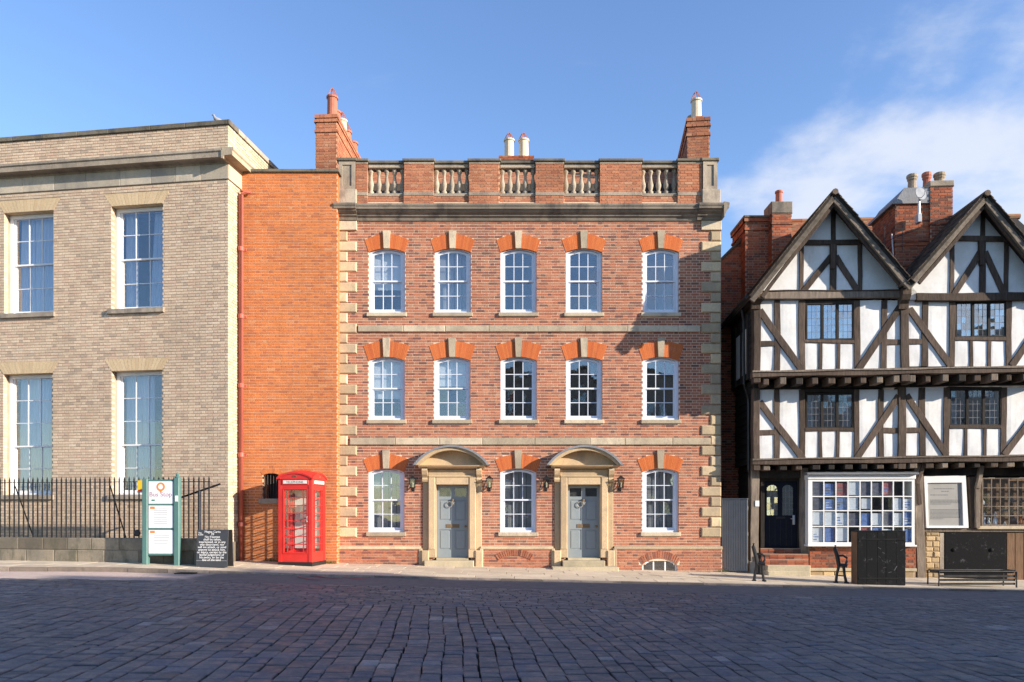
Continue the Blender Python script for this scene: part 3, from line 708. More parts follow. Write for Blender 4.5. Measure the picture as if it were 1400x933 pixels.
# plinth
ZPL = hz(751)
segs = [(hx(458.5), hx(575.5)), (hx(658), hx(756)), (hx(840), hx(986.5))]
cellar = (hx(877.5), hx(925), hz(772), .17)
for i, (a, b) in enumerate(segs):
    hl = [(cellar[0] - .004, cellar[1] + .004, -.5, cellar[2]), (cellar[0] + .1, cellar[1] - .1, cellar[2], cellar[2] + .10)] if i == 2 else []
    pl = backing('plinth', 'mortar_red', house, a + .006, b - .006, -.45, ZPL, -.058, -.012, hl)
    sp_ = []
    if i == 2: sp_ = [lambda z: (cellar[0], cellar[1]) if z < cellar[2] else ((cellar[0] - .09, cellar[1] + .09) if z < cellar[2] + .16 else ((cellar[0] + .12, cellar[1] - .12) if z < cellar[2] + .32 else None))]
    lay(courses(a, b, -.35, ZPL, sp_, -.068, .05), 'red_brick', pl, 60)
    MB().prism_x([(-.01, ZPL), (-.085, ZPL), (-.085, ZPL + .035), (-.05, ZPL + .075), (-.01, ZPL + .08)], a - .01, b + .01).build('plinth_cap', 'quoin_stone', house)
for xx in (hx(573.2), hx(656.2), hx(753.8), hx(838)):
    MB().cbox(xx, xx + .09, -.09, -.01, -.3, ZPL + .02, .012).build('plinth_end', 'quoin_stone', house)
def rowlock(a, b, zs, rise, th, nn, y0, name='cellar_arch'):
    I = arc(a, b, zs, rise, nn); E = arc(a - .10, b + .10, zs + th, rise + .05, nn); m = MB()
    for i in range(nn):
        g_ = .16; L = lambda P, t: (P[i][0] + (P[i + 1][0] - P[i][0]) * t, P[i][1] + (P[i + 1][1] - P[i][1]) * t)
        m.prism([L(I, g_), L(I, 1 - g_), L(E, 1 - g_), L(E, g_)], y0 + random.uniform(-.004, .004), -.02)
    return m.build(name, 'red_brick', house)
rowlock(cellar[0], cellar[1], cellar[2], cellar[3], .15, 18, -.078)
rowlock(hx(682), hx(726), hz(766), .13, .13, 17, -.084)
cw = MB(); A = loop(cellar[0], cellar[1], -.3, cellar[2], cellar[3]); B = loop(cellar[0] + .04, cellar[1] - .04, -.26, cellar[2] - .02, cellar[3] - .03)
cw.ring(A, B, -.02, .03, True, .5)
for t in (.333, .667): xx = cellar[0] + (cellar[1] - cellar[0]) * t; cw.box(xx - .018, xx + .018, -.018, .03, -.25, cellar[2] + .13, .5)
cw = cw.build('cellar_window', 'white_paint', house)
for i in range(3): aa = cellar[0] + .045 + i * .3; pane(cw, aa, aa + .28, -.26, cellar[2] + .14, .015)
BX('room_lining', 'room', cw, cellar[0] - .1, cellar[1] + .1, .1, .2, -.4, 1.0)

# front doors
def doorway(cpx, steps):
    x = hx(cpx); dr = empty('doorway', (x, 0, 0), parent=house); zb = hz(763.5); zh = hz(663)
    S = lambda *b, name='surround', mat='door_stone', c=.01: MB().cbox(*b, c).build(name, mat, dr)
    zg = pave(x) - .05
    for s_ in (-1, 1):
        e = lambda a, b: (a, b) if s_ > 0 else (-b, -a)
        a, b = e(.442, .655); S(a, b, -.10, .30, zb + .02, zh + .22, name='jamb')
        a, b = e(.470, .640); S(a, b, -.115, -.099, zb + .25, zh + .2, name='architrave', c=.012)
        a, b = e(.656, .80); S(a, b, -.03, .2, zb + .02, hz(643), name='pilaster')
        a, b = e(.63, .83); S(a, b, -.135, .2, zg - .1, zb + .22, name='base_block', c=.02)
        a, b = e(.665, .81); MB().prism_x([(-.02, 2.34), (-.10, 2.36), (-.13, 2.42), (-.11, 2.47), (-.19, 2.55), (-.24, 2.66), (-.22, 2.715), (-.02, 2.715)], a, b).build('console', 'door_stone', dr)
    S(-.441, .441, -.10, .30, zh, zh + .22, name='lintel')
    S(-.655, .655, -.09, .2, zh + .221, 2.70, name='frieze')
    S(-.64, .64, -.125, -.08, zh + .20, zh + .25, name='frieze_mould', c=.014)
    MB().prism_x([(-.02, 2.716), (-.18, 2.716), (-.22, 2.75), (-.30, 2.765), (-.32, 2.80), (-.02, 2.815)], -.90, .90).build('door_cornice', 'door_stone', dr)
    O = arc(-1.0, 1.0, 2.80, .50, 22); I = arc(-.86, .86, 2.80, .40, 22)
    MB().ring(O, I, -.34, .0, False).build('pediment', 'door_stone', dr)
    O2 = arc(-1.03, 1.03, 2.80, .535, 22); I2 = arc(-.955, .955, 2.805, .475, 22)
    MB().ring(O2, I2, -.39, -.0, False).build('pediment_hood', 'lead', dr)
    MB().prism([(-.9, 2.816)] + arc(-.87, .87, 2.818, .41, 22)[1:-1] + [(.9, 2.816)], -.07, -.003).build('tympanum', 'door_stone', dr)
    # door leaf
    W_ = .441; y0 = .13
    hl = []
    for s_ in (-1, 1):
        xa, xb = (.055, .375) if s_ > 0 else (-.375, -.055)
        for za, zc in ((hz(752), hz(724.5)), (hz(712), hz(683.5)), (hz(679), hz(667.5))): hl.append((xa, xb, za, zc))
    lf = backing('door', 'door_grey', dr, -W_ + .004, W_ - .004, zb + .012, zh - .004, y0, y0 + .045, hl)
    for i, (xa, xb, za, zc) in enumerate(hl):
        if i % 3 == 2: MB().box(xa, xb, y0 + .02, y0 + .026, za, zc, .5).build('pane', 'shop_glass', lf)
        else:
            MB().ring([(xa, za), (xa, zc), (xb, zc), (xb, za)], [(xa + .03, za + .03), (xa + .03, zc - .03), (xb - .03, zc - .03), (xb - .03, za + .03)], y0 + .018, y0 + .04).build('panel_mould', 'door_grey', lf)
            MB().cbox(xa + .022, xb - .022, y0 + .006, y0 + .04, za + .022, zc - .022, .02).build('panel', 'door_grey', lf)
    BX('backing_board', 'room', dr, -W_, W_, y0 + .06, y0 + .08, zb, zh)
    MB().cbox(-.18, .18, y0 - .012, y0 - .001, hz(722), hz(717), .004).build('letter_plate', 'brass', lf)
    MB().lathe([(.016, 0), (.014, .03), (.03, .04), (.034, .06), (.02, .075)], n=12).build('door_knob', 'brass', lf, (.35, y0, hz(720)), rot=(R(90), 0, 0))
    MB().lathe([(.045, 0), (.04, .03), (.02, .05)], n=12).build('knocker', 'brass', lf, (0, y0, hz(684)), rot=(R(90), 0, 0))
    MB().tube([(-.09 + .075 * math.cos(t * math.pi / 8), y0 - .03, hz(690) + .075 * math.sin(t * math.pi / 8)) for t in range(17)], .011, 6).build('wreath', 'notice_grey', lf)
    m = MB()
    for i in range(7): m.tube([(.0, y0 - .03, hz(686)), (.03 * math.cos(i * 2.3), y0 - .05, hz(687) + .05 * math.sin(i * 2.3)), (.05 * math.cos(i * 1.7), y0 - .04, hz(688) - .06 * abs(math.sin(i)))], .008, 5)
    m.build('ribbon', 'notice_grey', lf)
    S(-.44, .44, -.06, .42, zb - .06, zb + .01, name='threshold', mat='step_stone')
    for (xa, xb, ya, yb, za, zc) in steps: MB().cbox(xa, xb, ya, yb, za, zc, .015).build('step', 'step_stone', dr)
doorway(DOORS[0], [(-.73, .60, -.36, .10, -.2, hz(766))])
doorway(DOORS[1], [(-.60, .54, -.34, .10, -.35, hz(766)), (-.89, .87, -.62, -.05, -.4, hz(773.5))])

# ------------------------------------------------------------------ wall lanterns
def lantern(px, label):
    L = empty('wall_lantern', ((px - 700) * 20.2 / 1020, 20.4, hz(668)))
    tag(L, label, 'lantern', 'lanterns beside the grey doors')
    m = MB()
    for sx in (-1, 1):
        for sy in (-1, 1): m.bar((sx * .055, -.17 + sy * .055, .02), (sx * .082, -.17 + sy * .082, .26), .014, .014)
    m.box(-.07, .07, -.24, -.10, 0, .025).box(-.096, .096, -.266, -.074, .255, .275); m.build('frame', 'iron_black', L)
    MB().add([(-.08, -.25, .276), (.08, -.25, .276), (.08, -.09, .276), (-.08, -.09, .276), (0, -.17, .35)], [(0, 1, 4), (1, 2, 4), (2, 3, 4), (3, 0, 4)], .5).build('cap', 'iron_black', L)
    for i in range(4):
        a_ = i * math.pi / 2; MB().box(-.068, .068, -.070, -.066, .03, .252, .5).build('pane', 'lamp_glass', L, (0, -.17, 0), rot=(0, 0, a_))
    MB().lathe([(.02, .025), (.024, .1), (.03, .13), (.0001, .18)], (0, -.17, 0), 8).build('bulb', 'opal_glass', L)
    m = MB(); m.tube([(0, -.02, .10), (0, -.06, .03), (0, -.11, -.01), (0, -.17, .0)], .011, 6).tube([(0, -.02, -.04), (0, -.08, -.05), (0, -.14, -.015)], .009, 6); m.build('bracket', 'iron_black', L)
    MB().cbox(-.035, .035, -.025, .01, -.08, .16, .006).build('wall_plate', 'iron_black', L)
lantern(564, 'black glazed wall lantern to the left of the left grey door')
lantern(669, 'black glazed wall lantern to the right of the left grey door')
lantern(747, 'black glazed wall lantern to the left of the right grey door')
lantern(849, 'black glazed wall lantern to the right of the right grey door')

# ================================================================== orange brick wing between the two houses
WF = Frame(-6.2, 20.1, 0.0)
wing = empty('brick_wing', (-6.2, 20.1, 0)); tag(wing, 'plain orange brick wing with one small barred opening behind the red telephone box', 'building')
wx0, wx1 = WF.X(326), WF.X(461.2); wzt = WF.at(400, 236.5)[1]
o0, oz0 = WF.at(359, 682); o1, oz1 = WF.at(383, 650)
hole = (o0, o1, oz0, oz1 + .06)
ww = backing('wall', 'mortar_orange', wing, wx0 - .3, wx1 - .006, -.3, wzt, .004, 1.6, [hole])
lay(courses(wx0 - .3, wx1, -.2, wzt, [lambda z: (o0, o1) if oz0 < z < oz1 + .05 else None], -.002), 'orange_brick', ww, 300, key=lambda b: b[4] if b[4] > .1 else 90)
m = MB()
for p0, p1, _, _, za, zb in courses(0, .34, -.2, wzt, [], 0): m.box(wx1 - .09, wx1 + random.uniform(-.002, .002), p0 + .004, p1, za + .0003, zb - .0003)
m.build('return_brickwork', 'orange_brick', ww, kind='stuff')
MB().cbox(wx0 - .3, wx1 + .06, -.06, 1.7, wzt, wzt + .085, .015).build('coping', 'coping_stone', wing)
op = BX('barred_opening', 'room', wing, o0 - .05, o1 + .05, .5, .55, oz0 - .1, oz1 + .2)
for i in range(6): xx = o0 + .04 + i * (o1 - o0 - .08) / 5; MB().tube([(xx, .06, oz0), (xx, .06, oz1 + .06)], .012, 6).build('bar', 'iron_black', op)
MB().cbox(o0 - .1, o1 + .1, -.05, .2, oz0 - .14, oz0 - .002, .012).build('sill', 'grey_stone', wing)
I_ = arc(o0, o1, oz1, .055, 9); E_ = arc(o0 - .05, o1 + .05, oz1 + .1, .09, 9); m = MB()
for i in range(9): m.prism([I_[i], I_[i + 1], E_[i + 1], E_[i]], -.006 - random.uniform(0, .004), .1)
m.build('brick_arch', 'orange_brick', wing)

# drainpipe
dp = empty('drainpipe', ((329.5 - 700) * 19.93 / 1020, 19.93, 0)); tag(dp, 'red painted cast iron drainpipe in the corner beside the orange brick wing', 'drainpipe')
zt = 1.6 + (697 - 262) * 19.93 / 1020
MB().tube([(0, 0, pave(-7.3)), (0, 0, zt - .1), (.02, .0, zt)], .062, 12).build('pipe', 'drain_red', dp, smooth=True)
for z_ in (1.15, 3.0, 4.85, 6.7, 8.5): MB().lathe([(.078, 0), (.082, .02), (.082, .1), (.078, .12)], (0, 0, z_), 12).box(-.12, .12, .06, .1, z_ + .03, z_ + .09).build('collar', 'drain_red', dp)
MB().tube([(0, 0, zt - .05), (.08, .02, zt), (.22, .1, zt + .01)], .04, 8).build('inlet', 'drain_red', dp)

# ================================================================== buff brick building on the left
LF = Frame(-7.399, 19.45, R(-8.2))
lb = empty('buff_house', (-7.399, 19.45, 0), R(-8.2)); tag(lb, 'buff brick classical building with tall sash windows behind railings', 'building')
LX0 = -9.6
WIN = []
for (xa, xb, yt, yb, up, lo) in ((5.8, 73.3, 289.3, 429, 2, 2), (152.4, 222.3, 280.3, 421.5, 2, 2), (4.7, 71.2, 511, 676.8, 3, 2), (152.8, 221.6, 506.6, 676.5, 3, 2)):
    x0, _ = LF.at(xa, 400); x1, _ = LF.at(xb, 400); xm = (xa + xb) / 2
    WIN.append([x0, x1, LF.at(xm, yb)[1], LF.at(xm, yt)[1], up, lo])
WIN[0][2] = WIN[1][2] = (WIN[0][2] + WIN[1][2]) / 2; WIN[0][3] = WIN[1][3] = (WIN[0][3] + WIN[1][3]) / 2
WIN[2][2] = WIN[3][2] = (WIN[2][2] + WIN[3][2]) / 2; WIN[2][3] = WIN[3][3] = (WIN[2][3] + WIN[3][3]) / 2
Zf0, Zf1, Zc1, Zpt = LF.at(312, 245)[1], 10.62, 10.90, LF.at(312, 171)[1]
hl = [(q[0] - .006, q[1] + .006, q[2] - .12, q[3] + .006) for q in WIN]
sp_ = []
for q in WIN:
    sp_.append(lambda z, q=q: (q[0], q[1]) if q[2] - .12 < z <= q[3] else ((q[0] - .22 * (z - q[3]) / .32, q[1] + .22 * (z - q[3]) / .32) if q[3] < z < q[3] + .32 else None))
zb0 = .75
lw = backing('wall', 'mortar_buff', lb, LX0, -.006, -1.2, Zpt, .004, .4, hl)
bricks = courses(LX0, 0, zb0, Zf0, sp_, -.004, .12) + courses(LX0, 0, Zc1 - .02, Zpt, [], -.004)
lay(bricks, 'buff_brick', lw, 300, key=lambda b: abs(b[4] - 1.9) + max(0, -b[0] - 6.5) * 9)
# side wall
m = MB(); m.box(-.4, -.008, .402, 9, -1.2, Zpt, .5); m.build('side_wall', 'mortar_buff', lb)
m = MB()
for p0, p1, _, _, za, zb in courses(0, 4.5, zb0, Zf0, [], 0) + courses(0, 4.5, Zc1 - .02, Zpt, [], 0): m.box(-.1, .002 + random.uniform(-.002, .002), p0 + .005, p1, za, zb)
m.build('side_brickwork', 'buff_side', lw, kind='stuff')
BX('back_wall', 'plain_brick', lb, LX0, -.4, 8.6, 9, -1.2, Zpt - .01); BX('flat_roof', 'lead', lb, LX0, -.3, .4, 8.6, Zpt - .6, Zpt - .5)
x = LX0
while x < -.01:
    ln = min(random.uniform(.7, 1.1), -x); ln = -x if -x - ln < .3 else ln
    MB().cbox(x + .002, x + ln - .002, -.03, .05, Zf0, Zf1, .01).build('frieze', 'frieze_stone', lb); x += ln
MB().cbox(-.05, .03, -.029, 4.5, Zf0, Zf1 - .001, .004).build('frieze', 'buff_side', lb)
pc = .29; cp = [(.05, Zf1), (-.03, Zf1), (-.05, Zf1 + .05), (-.09, Zf1 + .07), (-pc + .02, Zf1 + .075), (-pc + .02, Zf1 + .05), (-pc, Zf1 + .05), (-pc, Zf1 + .17), (-pc - .03, Zf1 + .2), (-pc - .03, Zc1 - .02), (.05, Zc1 + .01)]
x = LX0
while x < pc * 0 - .01:
    ln = min(random.uniform(.9, 1.5), -x); ln = -x if -x - ln < .4 else ln
    MB().prism_x(cp, x + .001, x + ln - .001).build('cornice', 'grey_stone', lb); x += ln
MB().prism([(-.02, Zf1)] + [(-y_, z_) for y_, z_ in cp[1:-1]] + [(-.02, Zc1 + .01)], -pc - .03, 4.5).build('cornice', 'band_stone', lb)
x = LX0
while x < -.01:
    ln = min(random.uniform(.9, 1.4), -x); ln = -x if -x - ln < .4 else ln
    MB().cbox(x + .001, x + ln - .001, -.05, .45, Zpt, Zpt + .125, .012).build('coping', 'coping_stone', lb); x += ln
MB().cbox(.001, .05, -.05, .46, Zpt, Zpt + .125, .008).build('coping', 'coping_stone', lb)
MB().box(-.42, .05, .461, 4.5, Zpt, Zpt + .124).build('coping', 'grey_stone', lb)
for i, q in enumerate(WIN):
    ins_ = [drape((0, .36, .05), (.34, .86, .0)), drape((.0, .3, .0), (.62, 1, .1)), drape((0, .4, .05), (.3, .78, -.22)), drape((0, .38, .0), (.3, .68, -.15))][i]
    sash(lb, q[0], q[1], q[2], q[3], 0, .20, q[4], q[5], (q[0] - .09, q[1] + .06, -.07, q[2] - .13), 'grey_stone', ins_, .10, .055, 1.2, 'white_paint')
    m = MB(); nn = 17
    for k_ in range(nn):
        t0, t1 = (k_ + .04) / nn, (k_ + .96) / nn; L0, L1 = q[0], q[1]; U0, U1 = q[0] - .22, q[1] + .22
        m.prism([(L0 + (L1 - L0) * t0, q[3]), (L0 + (L1 - L0) * t1, q[3]), (U0 + (U1 - U0) * t1, q[3] + .32), (U0 + (U1 - U0) * t0, q[3] + .32)], -.007 + random.uniform(-.001, .001), .18)
    m.build('flat_arch', 'buff_gauged', lb)
x = LX0
while x < -.01:
    ln = min(random.uniform(.8, 1.3), -x); ln = -x if -x - ln < .4 else ln
    MB().cbox(x + .003, x + ln - .003, -.06, .003, .36, zb0, .012).build('plinth_stone', 'wall_stone', lb); x += ln
BX('plinth', 'wall_stone', lb, LX0, -.0, -.045, .0, -1.2, .36)
MB().cbox(.002, .06, -.055, 3, -.3, zb0, .012).build('plinth_stone', 'wall_stone', lb)

# pigeon on the parapet
bx, _ = LF.at(294, 163); wp = LF.W(bx, .15)
pg = empty('pigeon', (wp[0], wp[1], Zpt + .125), R(200)); tag(pg, 'grey pigeon perched on the parapet of the buff building', 'bird')
m = MB(); pr = [(-.17, .06, .008), (-.13, .07, .03), (-.06, .085, .055), (.02, .10, .065), (.07, .135, .05), (.095, .18, .03), (.11, .215, .033), (.13, .215, .02), (.155, .205, .005)]
m.tube([(a, 0, b) for a, b, _ in pr], [c for _, _, c in pr], 10); m.build('body', 'pigeon_grey', pg, smooth=True)
for s_ in (-1, 1): MB().tube([(.0, s_ * .03, .06), (.01, s_ * .03, 0)], .006, 5).build('leg', 'terracotta', pg)

# low stone wall and railings in front of it
FY = -1.30
rw = empty('low_stone_wall', (-7.399, 19.45, 0), R(-8.2)); tag(rw, 'low weathered stone wall carrying the black railings', 'wall')
zt = LF.at(100, 735.5, FY)[1]; xr = LF.X(288, FY)
zmid = LF.at(100, 752, FY)[1]
BX('core', 'wall_stone', rw, LX0, xr - .02, FY + .02, FY + .3, -.3, zt - .03)
for z0, z1, off in ((-.3, zmid, 0), (zmid, zt, .4)):
    x = LX0 + off - .5
    while x < xr - .02:
        ln = min(random.uniform(.62, .95), xr - x); ln = xr - x if xr - x - ln < .35 else ln
        MB().cbox(max(x, LX0) + .004, x + ln - .004, FY + random.uniform(-.006, .006), FY + .32, z0 + .003, z1 - .003, .014).build('stone_block', 'wall_stone', rw); x += ln
MB().cbox(xr - .3, xr, FY + .33, -.3, -.2, zt - .01, .014).build('stone_block', 'wall_stone', rw)
rl = empty('railings', (-7.399, 19.45, 0), R(-8.2)); tag(rl, 'black iron railings with spear tips in front of the buff building', 'railings')
zr = LF.at(100, 659.5, FY + .15)[1]; ztip = LF.at(100, 653.5, FY + .15)[1]; yy = FY + .15
BX('top_rail', 'iron_black', rl, LX0, xr - .1, yy - .018, yy + .018, zr - .008, zr + .008)
bar_me = MB().box(-.0125, .0125, -.0125, .0125, zt - .05, zr - .009, .5).box(-.0125, .0125, -.0125, .0125, zr + .009, ztip - .06, .5).add([(-.02, -.008, ztip - .06), (.02, -.008, ztip - .06), (.02, .008, ztip - .06), (-.02, .008, ztip - .06), (0, 0, ztip + .03)], [(0, 1, 4), (1, 2, 4), (2, 3, 4), (3, 0, 4), (3, 2, 1, 0)], .5).mesh('bar', 'iron_black')
x = xr - .13
while x > LX0: inst('bar', bar_me, rl, (x, yy, 0)); x -= .1335
for pxs in (150, 20): xx = LF.X(pxs, yy); MB().bar((xx, yy + .02, zr - .1), (xx, yy + .7, zt - .2), .022, .022).build('stay', 'iron_black', rl)
a0, az0 = LF.at(240, 683, yy + .1); a1, az1 = LF.at(301, 662, yy + .1)
MB().tube([(a0, yy + .1, az0), (a1, yy + .1, az1)], .025, 8).build('handrail', 'iron_black', rl)
a2, az2 = LF.at(273, 671, yy + .1); MB().tube([(a2, yy + .1, zt - .2), (a2, yy + .1, az2)], .045, 8).build('handrail_post', 'lead', rl)
a3, az3 = LF.at(188, 729, yy - .03); MB().lathe([(.075, 0), (.085, .01), (.085, .03), (.06, .045)], n=16).build('roundel', 'iron_black', rl, (a3, yy - .02, az3), rot=(R(90), 0, 0))
yc = empty('warning_notice', (-7.399, 19.45, 0), R(-8.2)); tag(yc, 'small yellow notice on the railings beside the bus stop board', 'notice')
a, z1_ = LF.at(188, 657, yy - .03); b, z0_ = LF.at(198, 673, yy - .03); MB().cbox(a, b, yy - .035, yy - .02, z0_, z1_, .003).build('card', 'yellow_card', yc)
BX('red_strip', 'phone_red', yc, a + .02, b - .01, yy - .037, yy - .0355, z0_ + .01, z0_ + .06)

# bus stop board
BY = 18.0
bs = empty('bus_stop_board', ((220 - 700) * BY / 1020, BY, pave(-8.5)), R(-3)); tag(bs, 'green framed bus stop board with three white panels in front of the railings', 'bus stop')
sx = BY / 1020
bh = 1.6 + (697 - 656) * sx - pave(-8.5)
zz_ = lambda py: 1.6 + (697 - py) * sx - pave(-8.5)
xx_ = lambda px: (px - 220) * sx
MB().cbox(xx_(195), xx_(202.5), -.06, .06, -.05, bh + .02, .015).build('post', 'sign_green', bs)
MB().cbox(xx_(239.5), xx_(247), -.06, .06, -.05, bh + .05, .015).build('post', 'sign_green', bs)
MB().lathe([(.06, 0), (.065, .02), (.03, .04), (.042, .07), (.02, .11), (.001, .13)], (xx_(243.3), 0, bh + .05), 12).build('finial', 'sign_green', bs)
MB().box(xx_(202.6), xx_(239.4), -.025, .03, zz_(759.5), zz_(656), .5).build('board', 'sign_green', bs)
for y0_, y1_ in ((689, 658.5), (722, 691.5), (757, 725)): MB().cbox(xx_(203.6), xx_(238.2), -.034, -.0255, zz_(y0_), zz_(y1_), .003).build('panel', 'panel_white', bs)
text('Bus Stop', .155, 'mauve_ink', bs, (xx_(220.8), -.036, zz_(679)), spacing=1.02)
MB().cbox(xx_(241.5), xx_(245.5), -.066, -.0605, zz_(686), zz_(678), .002).build('route_tag', 'panel_white', bs)
m = MB(); n_ = 24; c_ = (xx_(220.8), zz_(665.8))
P0 = []; P1 = []
for i in range(n_):
    a_ = 2 * math.pi * i / n_; rr = .105
    p_ = [c_[0] + rr * math.sin(a_), c_[1] + rr * math.cos(a_)]; q_ = (c_[0] + .062 * math.sin(a_), c_[1] + .062 * math.cos(a_))
    if abs(i - n_ / 2) <= 1: p_ = [c_[0] + rr * math.sin(a_) * .9, c_[1] - rr - (.045 if i == n_ // 2 else .005)]
    P0.append(tuple(p_)); P1.append(q_)
m.ring(P0, P1, -.037, -.035).build('pin_emblem', 'orange_ink', bs)
BX('tag', 'green_ink', bs, xx_(208), xx_(212.5), -.037, -.0345, zz_(685.2), zz_(683.2))
for y_ in (694.5, 727.5): BX('tag', 'orange_ink', bs, xx_(206), xx_(212.5), -.037, -.0345, zz_(y_ + 1.6), zz_(y_ - 1.6))
m = MB()
for y_ in (696, 698, 701, 704, 707.5, 710, 713, 716, 732, 735, 739, 743): m.box(xx_(211), xx_(233 - (y_ % 3) * 1.5), -.0365, -.0345, zz_(y_ + .35), zz_(y_ - .35))
m.build('print', 'grey_ink', bs)

# chalk board
CY = 17.85
cb = empty('chalkboard', ((293.5 - 700) * CY / 1020, CY, pave(-7.3)), R(-4)); tag(cb, 'black pavement chalkboard covered in white writing beside the drainpipe', 'sign')
sx = CY / 1020; hw = 21.7 * sx; ht = 50.5 * sx
for s_, nm in ((-1, 'front_board'), (1, 'rear_board')):
    m = MB(); e0, e1 = s_ * .17, s_ * .10
    m.add([(-hw, e0, 0), (hw, e0, 0), (hw, e1, ht), (-hw, e1, ht), (-hw, e0 + .03, 0), (hw, e0 + .03, 0), (hw, e1 + .03, ht), (-hw, e1 + .03, ht)],
          [(0, 1, 2, 3), (7, 6, 5, 4), (0, 4, 5, 1), (1, 5, 6, 2), (2, 6, 7, 3), (3, 7, 4, 0)], .5)
    bd = m.build(nm, 'slate_board', cb)
    if s_ < 0:
        til = math.atan2(.07, ht)
        lines = ['Magna Carta', '39', 'No freeman', 'shall be taken,', 'imprisoned, or in any', 'way destroyed, nor', 'will we attack, or send', 'anyone to attack him,', 'or injury, except by the', 'lawful judgement of', 'his peers, or by the', 'law of the land']
        t_ = text('\n'.join(lines), .076, 'chalk', bd, (0, -.112, ht - .07), line=.80, depth=.002); t_.rotation_euler = (-til, 0, 0)
        t_ = text('The\nCastle', .05, 'chalk', bd, (-hw + .03, -.113, ht - .09), 'LEFT', line=.8); t_.rotation_euler = (-til, 0, 0)
        MB().box(-hw + .01, hw - .01, -.166, -.157, .15, .157, .5).build('chalk_line', 'grey_ink', bd)
for x_ in (-hw, hw - .03): MB().add([(x_, -.138, .02), (x_ + .03, -.138, .02), (x_ + .03, .169, .02), (x_, .169, .02), (x_, -.069, ht), (x_ + .03, -.069, ht), (x_ + .03, .099, ht), (x_, .099, ht)], [(0, 1, 5, 4), (1, 2, 6, 5), (2, 3, 7, 6), (3, 0, 4, 7), (4, 5, 6, 7), (3, 2, 1, 0)], .5).build('side_board', 'black_wood', cb)

# red telephone box
KY = 19.02
kb = empty('telephone_box', (-5.47, KY + .45, pave(-5.6) + .0), R(-8)); tag(kb, 'red cast iron telephone box standing against the orange brick wing', 'telephone box')
MB().box(-.46, .46, -.46, .46, -.08, .085, .5).build('base', 'iron_black', kb)
hwk = .45
m = MB()
for sx_ in (-1, 1):
    for sy_ in (-1, 1): m.box(*sorted((sx_ * hwk, sx_ * (hwk - .085))), *sorted((sy_ * hwk, sy_ * (hwk - .085))), .086, 2.21, .5)
m.box(-hwk + .09, hwk - .09, hwk - .05, hwk - .01, .086, 2.2, .5); m.build('shell', 'phone_red', kb)
def kside(nm, ang):
    y0 = -hwk + .012; sd = empty(nm, (0, 0, 0), ang, kb); w0 = hwk - .087
    fr = MB().ring([(-w0, .086), (-w0, 1.985), (w0, 1.985), (w0, .086)], [(-w0 + .065, .34), (-w0 + .065, 1.925), (w0 - .065, 1.925), (w0 - .065, .34)], y0, y0 + .045, True, .5)
    g0, g1 = -w0 + .065, w0 - .065; xb = [g0, g0 + .085, g1 - .085, g1]; zb_ = [.34 + (1.585) * i / 8 for i in range(9)]
    for xx in xb[1:3]: fr.box(xx - .011, xx + .011, y0 + .006, y0 + .036, .341, 1.924, .5)
    for zz2 in zb_[1:-1]:
        for i in range(3): fr.box(xb[i] + (.0115 if i else .0), xb[i + 1] - (.0115 if i < 2 else .0), y0 + .008, y0 + .034, zz2 - .011, zz2 + .011, .5)
    fr.build('frame', 'phone_red', sd)
    if nm == 'door': MB().ring([(-w0 + .03, .30), (-w0 + .03, 1.96), (w0 - .03, 1.96), (w0 - .03, .30)], [(-w0 + .05, .325), (-w0 + .05, 1.94), (w0 - .05, 1.94), (w0 - .05, .325)], y0 - .012, y0 - .0005, True, .5).build('door_moulding', 'phone_red', sd)
    for i in range(3):
        for j in range(8): pane(sd, xb[i] + .004, xb[i + 1] - .004, zb_[j] + .004, zb_[j + 1] - .004, y0 + .022, 'shop_glass')
    # head with lit sign and segmental pediment
    MB().box(-w0, w0, y0 - .004, y0 + .05, 1.986, 2.07, .5).build('head_rail', 'phone_red', sd)
    MB().cbox(-.36, .36, -hwk - .012, -hwk + .05, 2.055, 2.20, .012).build('sign_frame', 'phone_red', sd)
    MB().cbox(-.315, .315, -hwk - .018, -hwk - .010, 2.085, 2.17, .003).build('sign', 'opal_glass', sd)
    text('TELEPHONE', .083, 'dark_ink', sd, (0, -hwk - .019, 2.098), spacing=1.02, depth=.001)
    MB().prism([(-.475, 2.20), (.475, 2.20)] + [(a, b) for a, b in reversed(arc(-.475, .475, 2.235, .125, 16))], -hwk - .022, -hwk + .07).build('pediment', 'phone_red', sd)
    MB().ring(arc(-.49, .49, 2.235, .145, 16), arc(-.475, .475, 2.20, .14, 16), -hwk - .04, -hwk + .06, False, .5).build('pediment_mould', 'phone_red', sd)
    cr = MB()
    cr.box(-.045, .045, -hwk - .03, -hwk - .022, 2.252, 2.262, .5)
    for i in range(5): cr.lathe([(.009, 0), (.011, .01), (.001, .02)], (-.04 + i * .02, -hwk - .026, 2.265 + (.018 if i == 2 else .008 if i % 2 else 0)), 6)
    for sg in (-1, 1): cr.tube([(sg * .04, -hwk - .026, 2.262), (sg * .045, -hwk - .028, 2.285), (sg * .02, -hwk - .028, 2.30), (0, -hwk - .028, 2.29)], .005, 5)
    cr.build('crown_emblem', 'brass', sd)
kside('door', 0); kside('side_panel', R(90)); kside('side_panel', R(-90))
MB().tube([(.33, -hwk - .005, 1.12), (.33, -hwk - .04, 1.12), (.33, -hwk - .04, 1.24), (.33, -hwk - .005, 1.24)], .009, 6).build('handle', 'zinc', kb)
m = MB(); N_ = 12; v = []
for j in range(N_ + 1):
    for i in range(N_ + 1):
        a_, b_ = -1 + 2 * i / N_, -1 + 2 * j / N_; v.append((a_ * .455, b_ * .455, 2.245 + .125 * (1 - a_ * a_) + .125 * (1 - b_ * b_) - .045 * (1 - a_ * a_) * (1 - b_ * b_)))
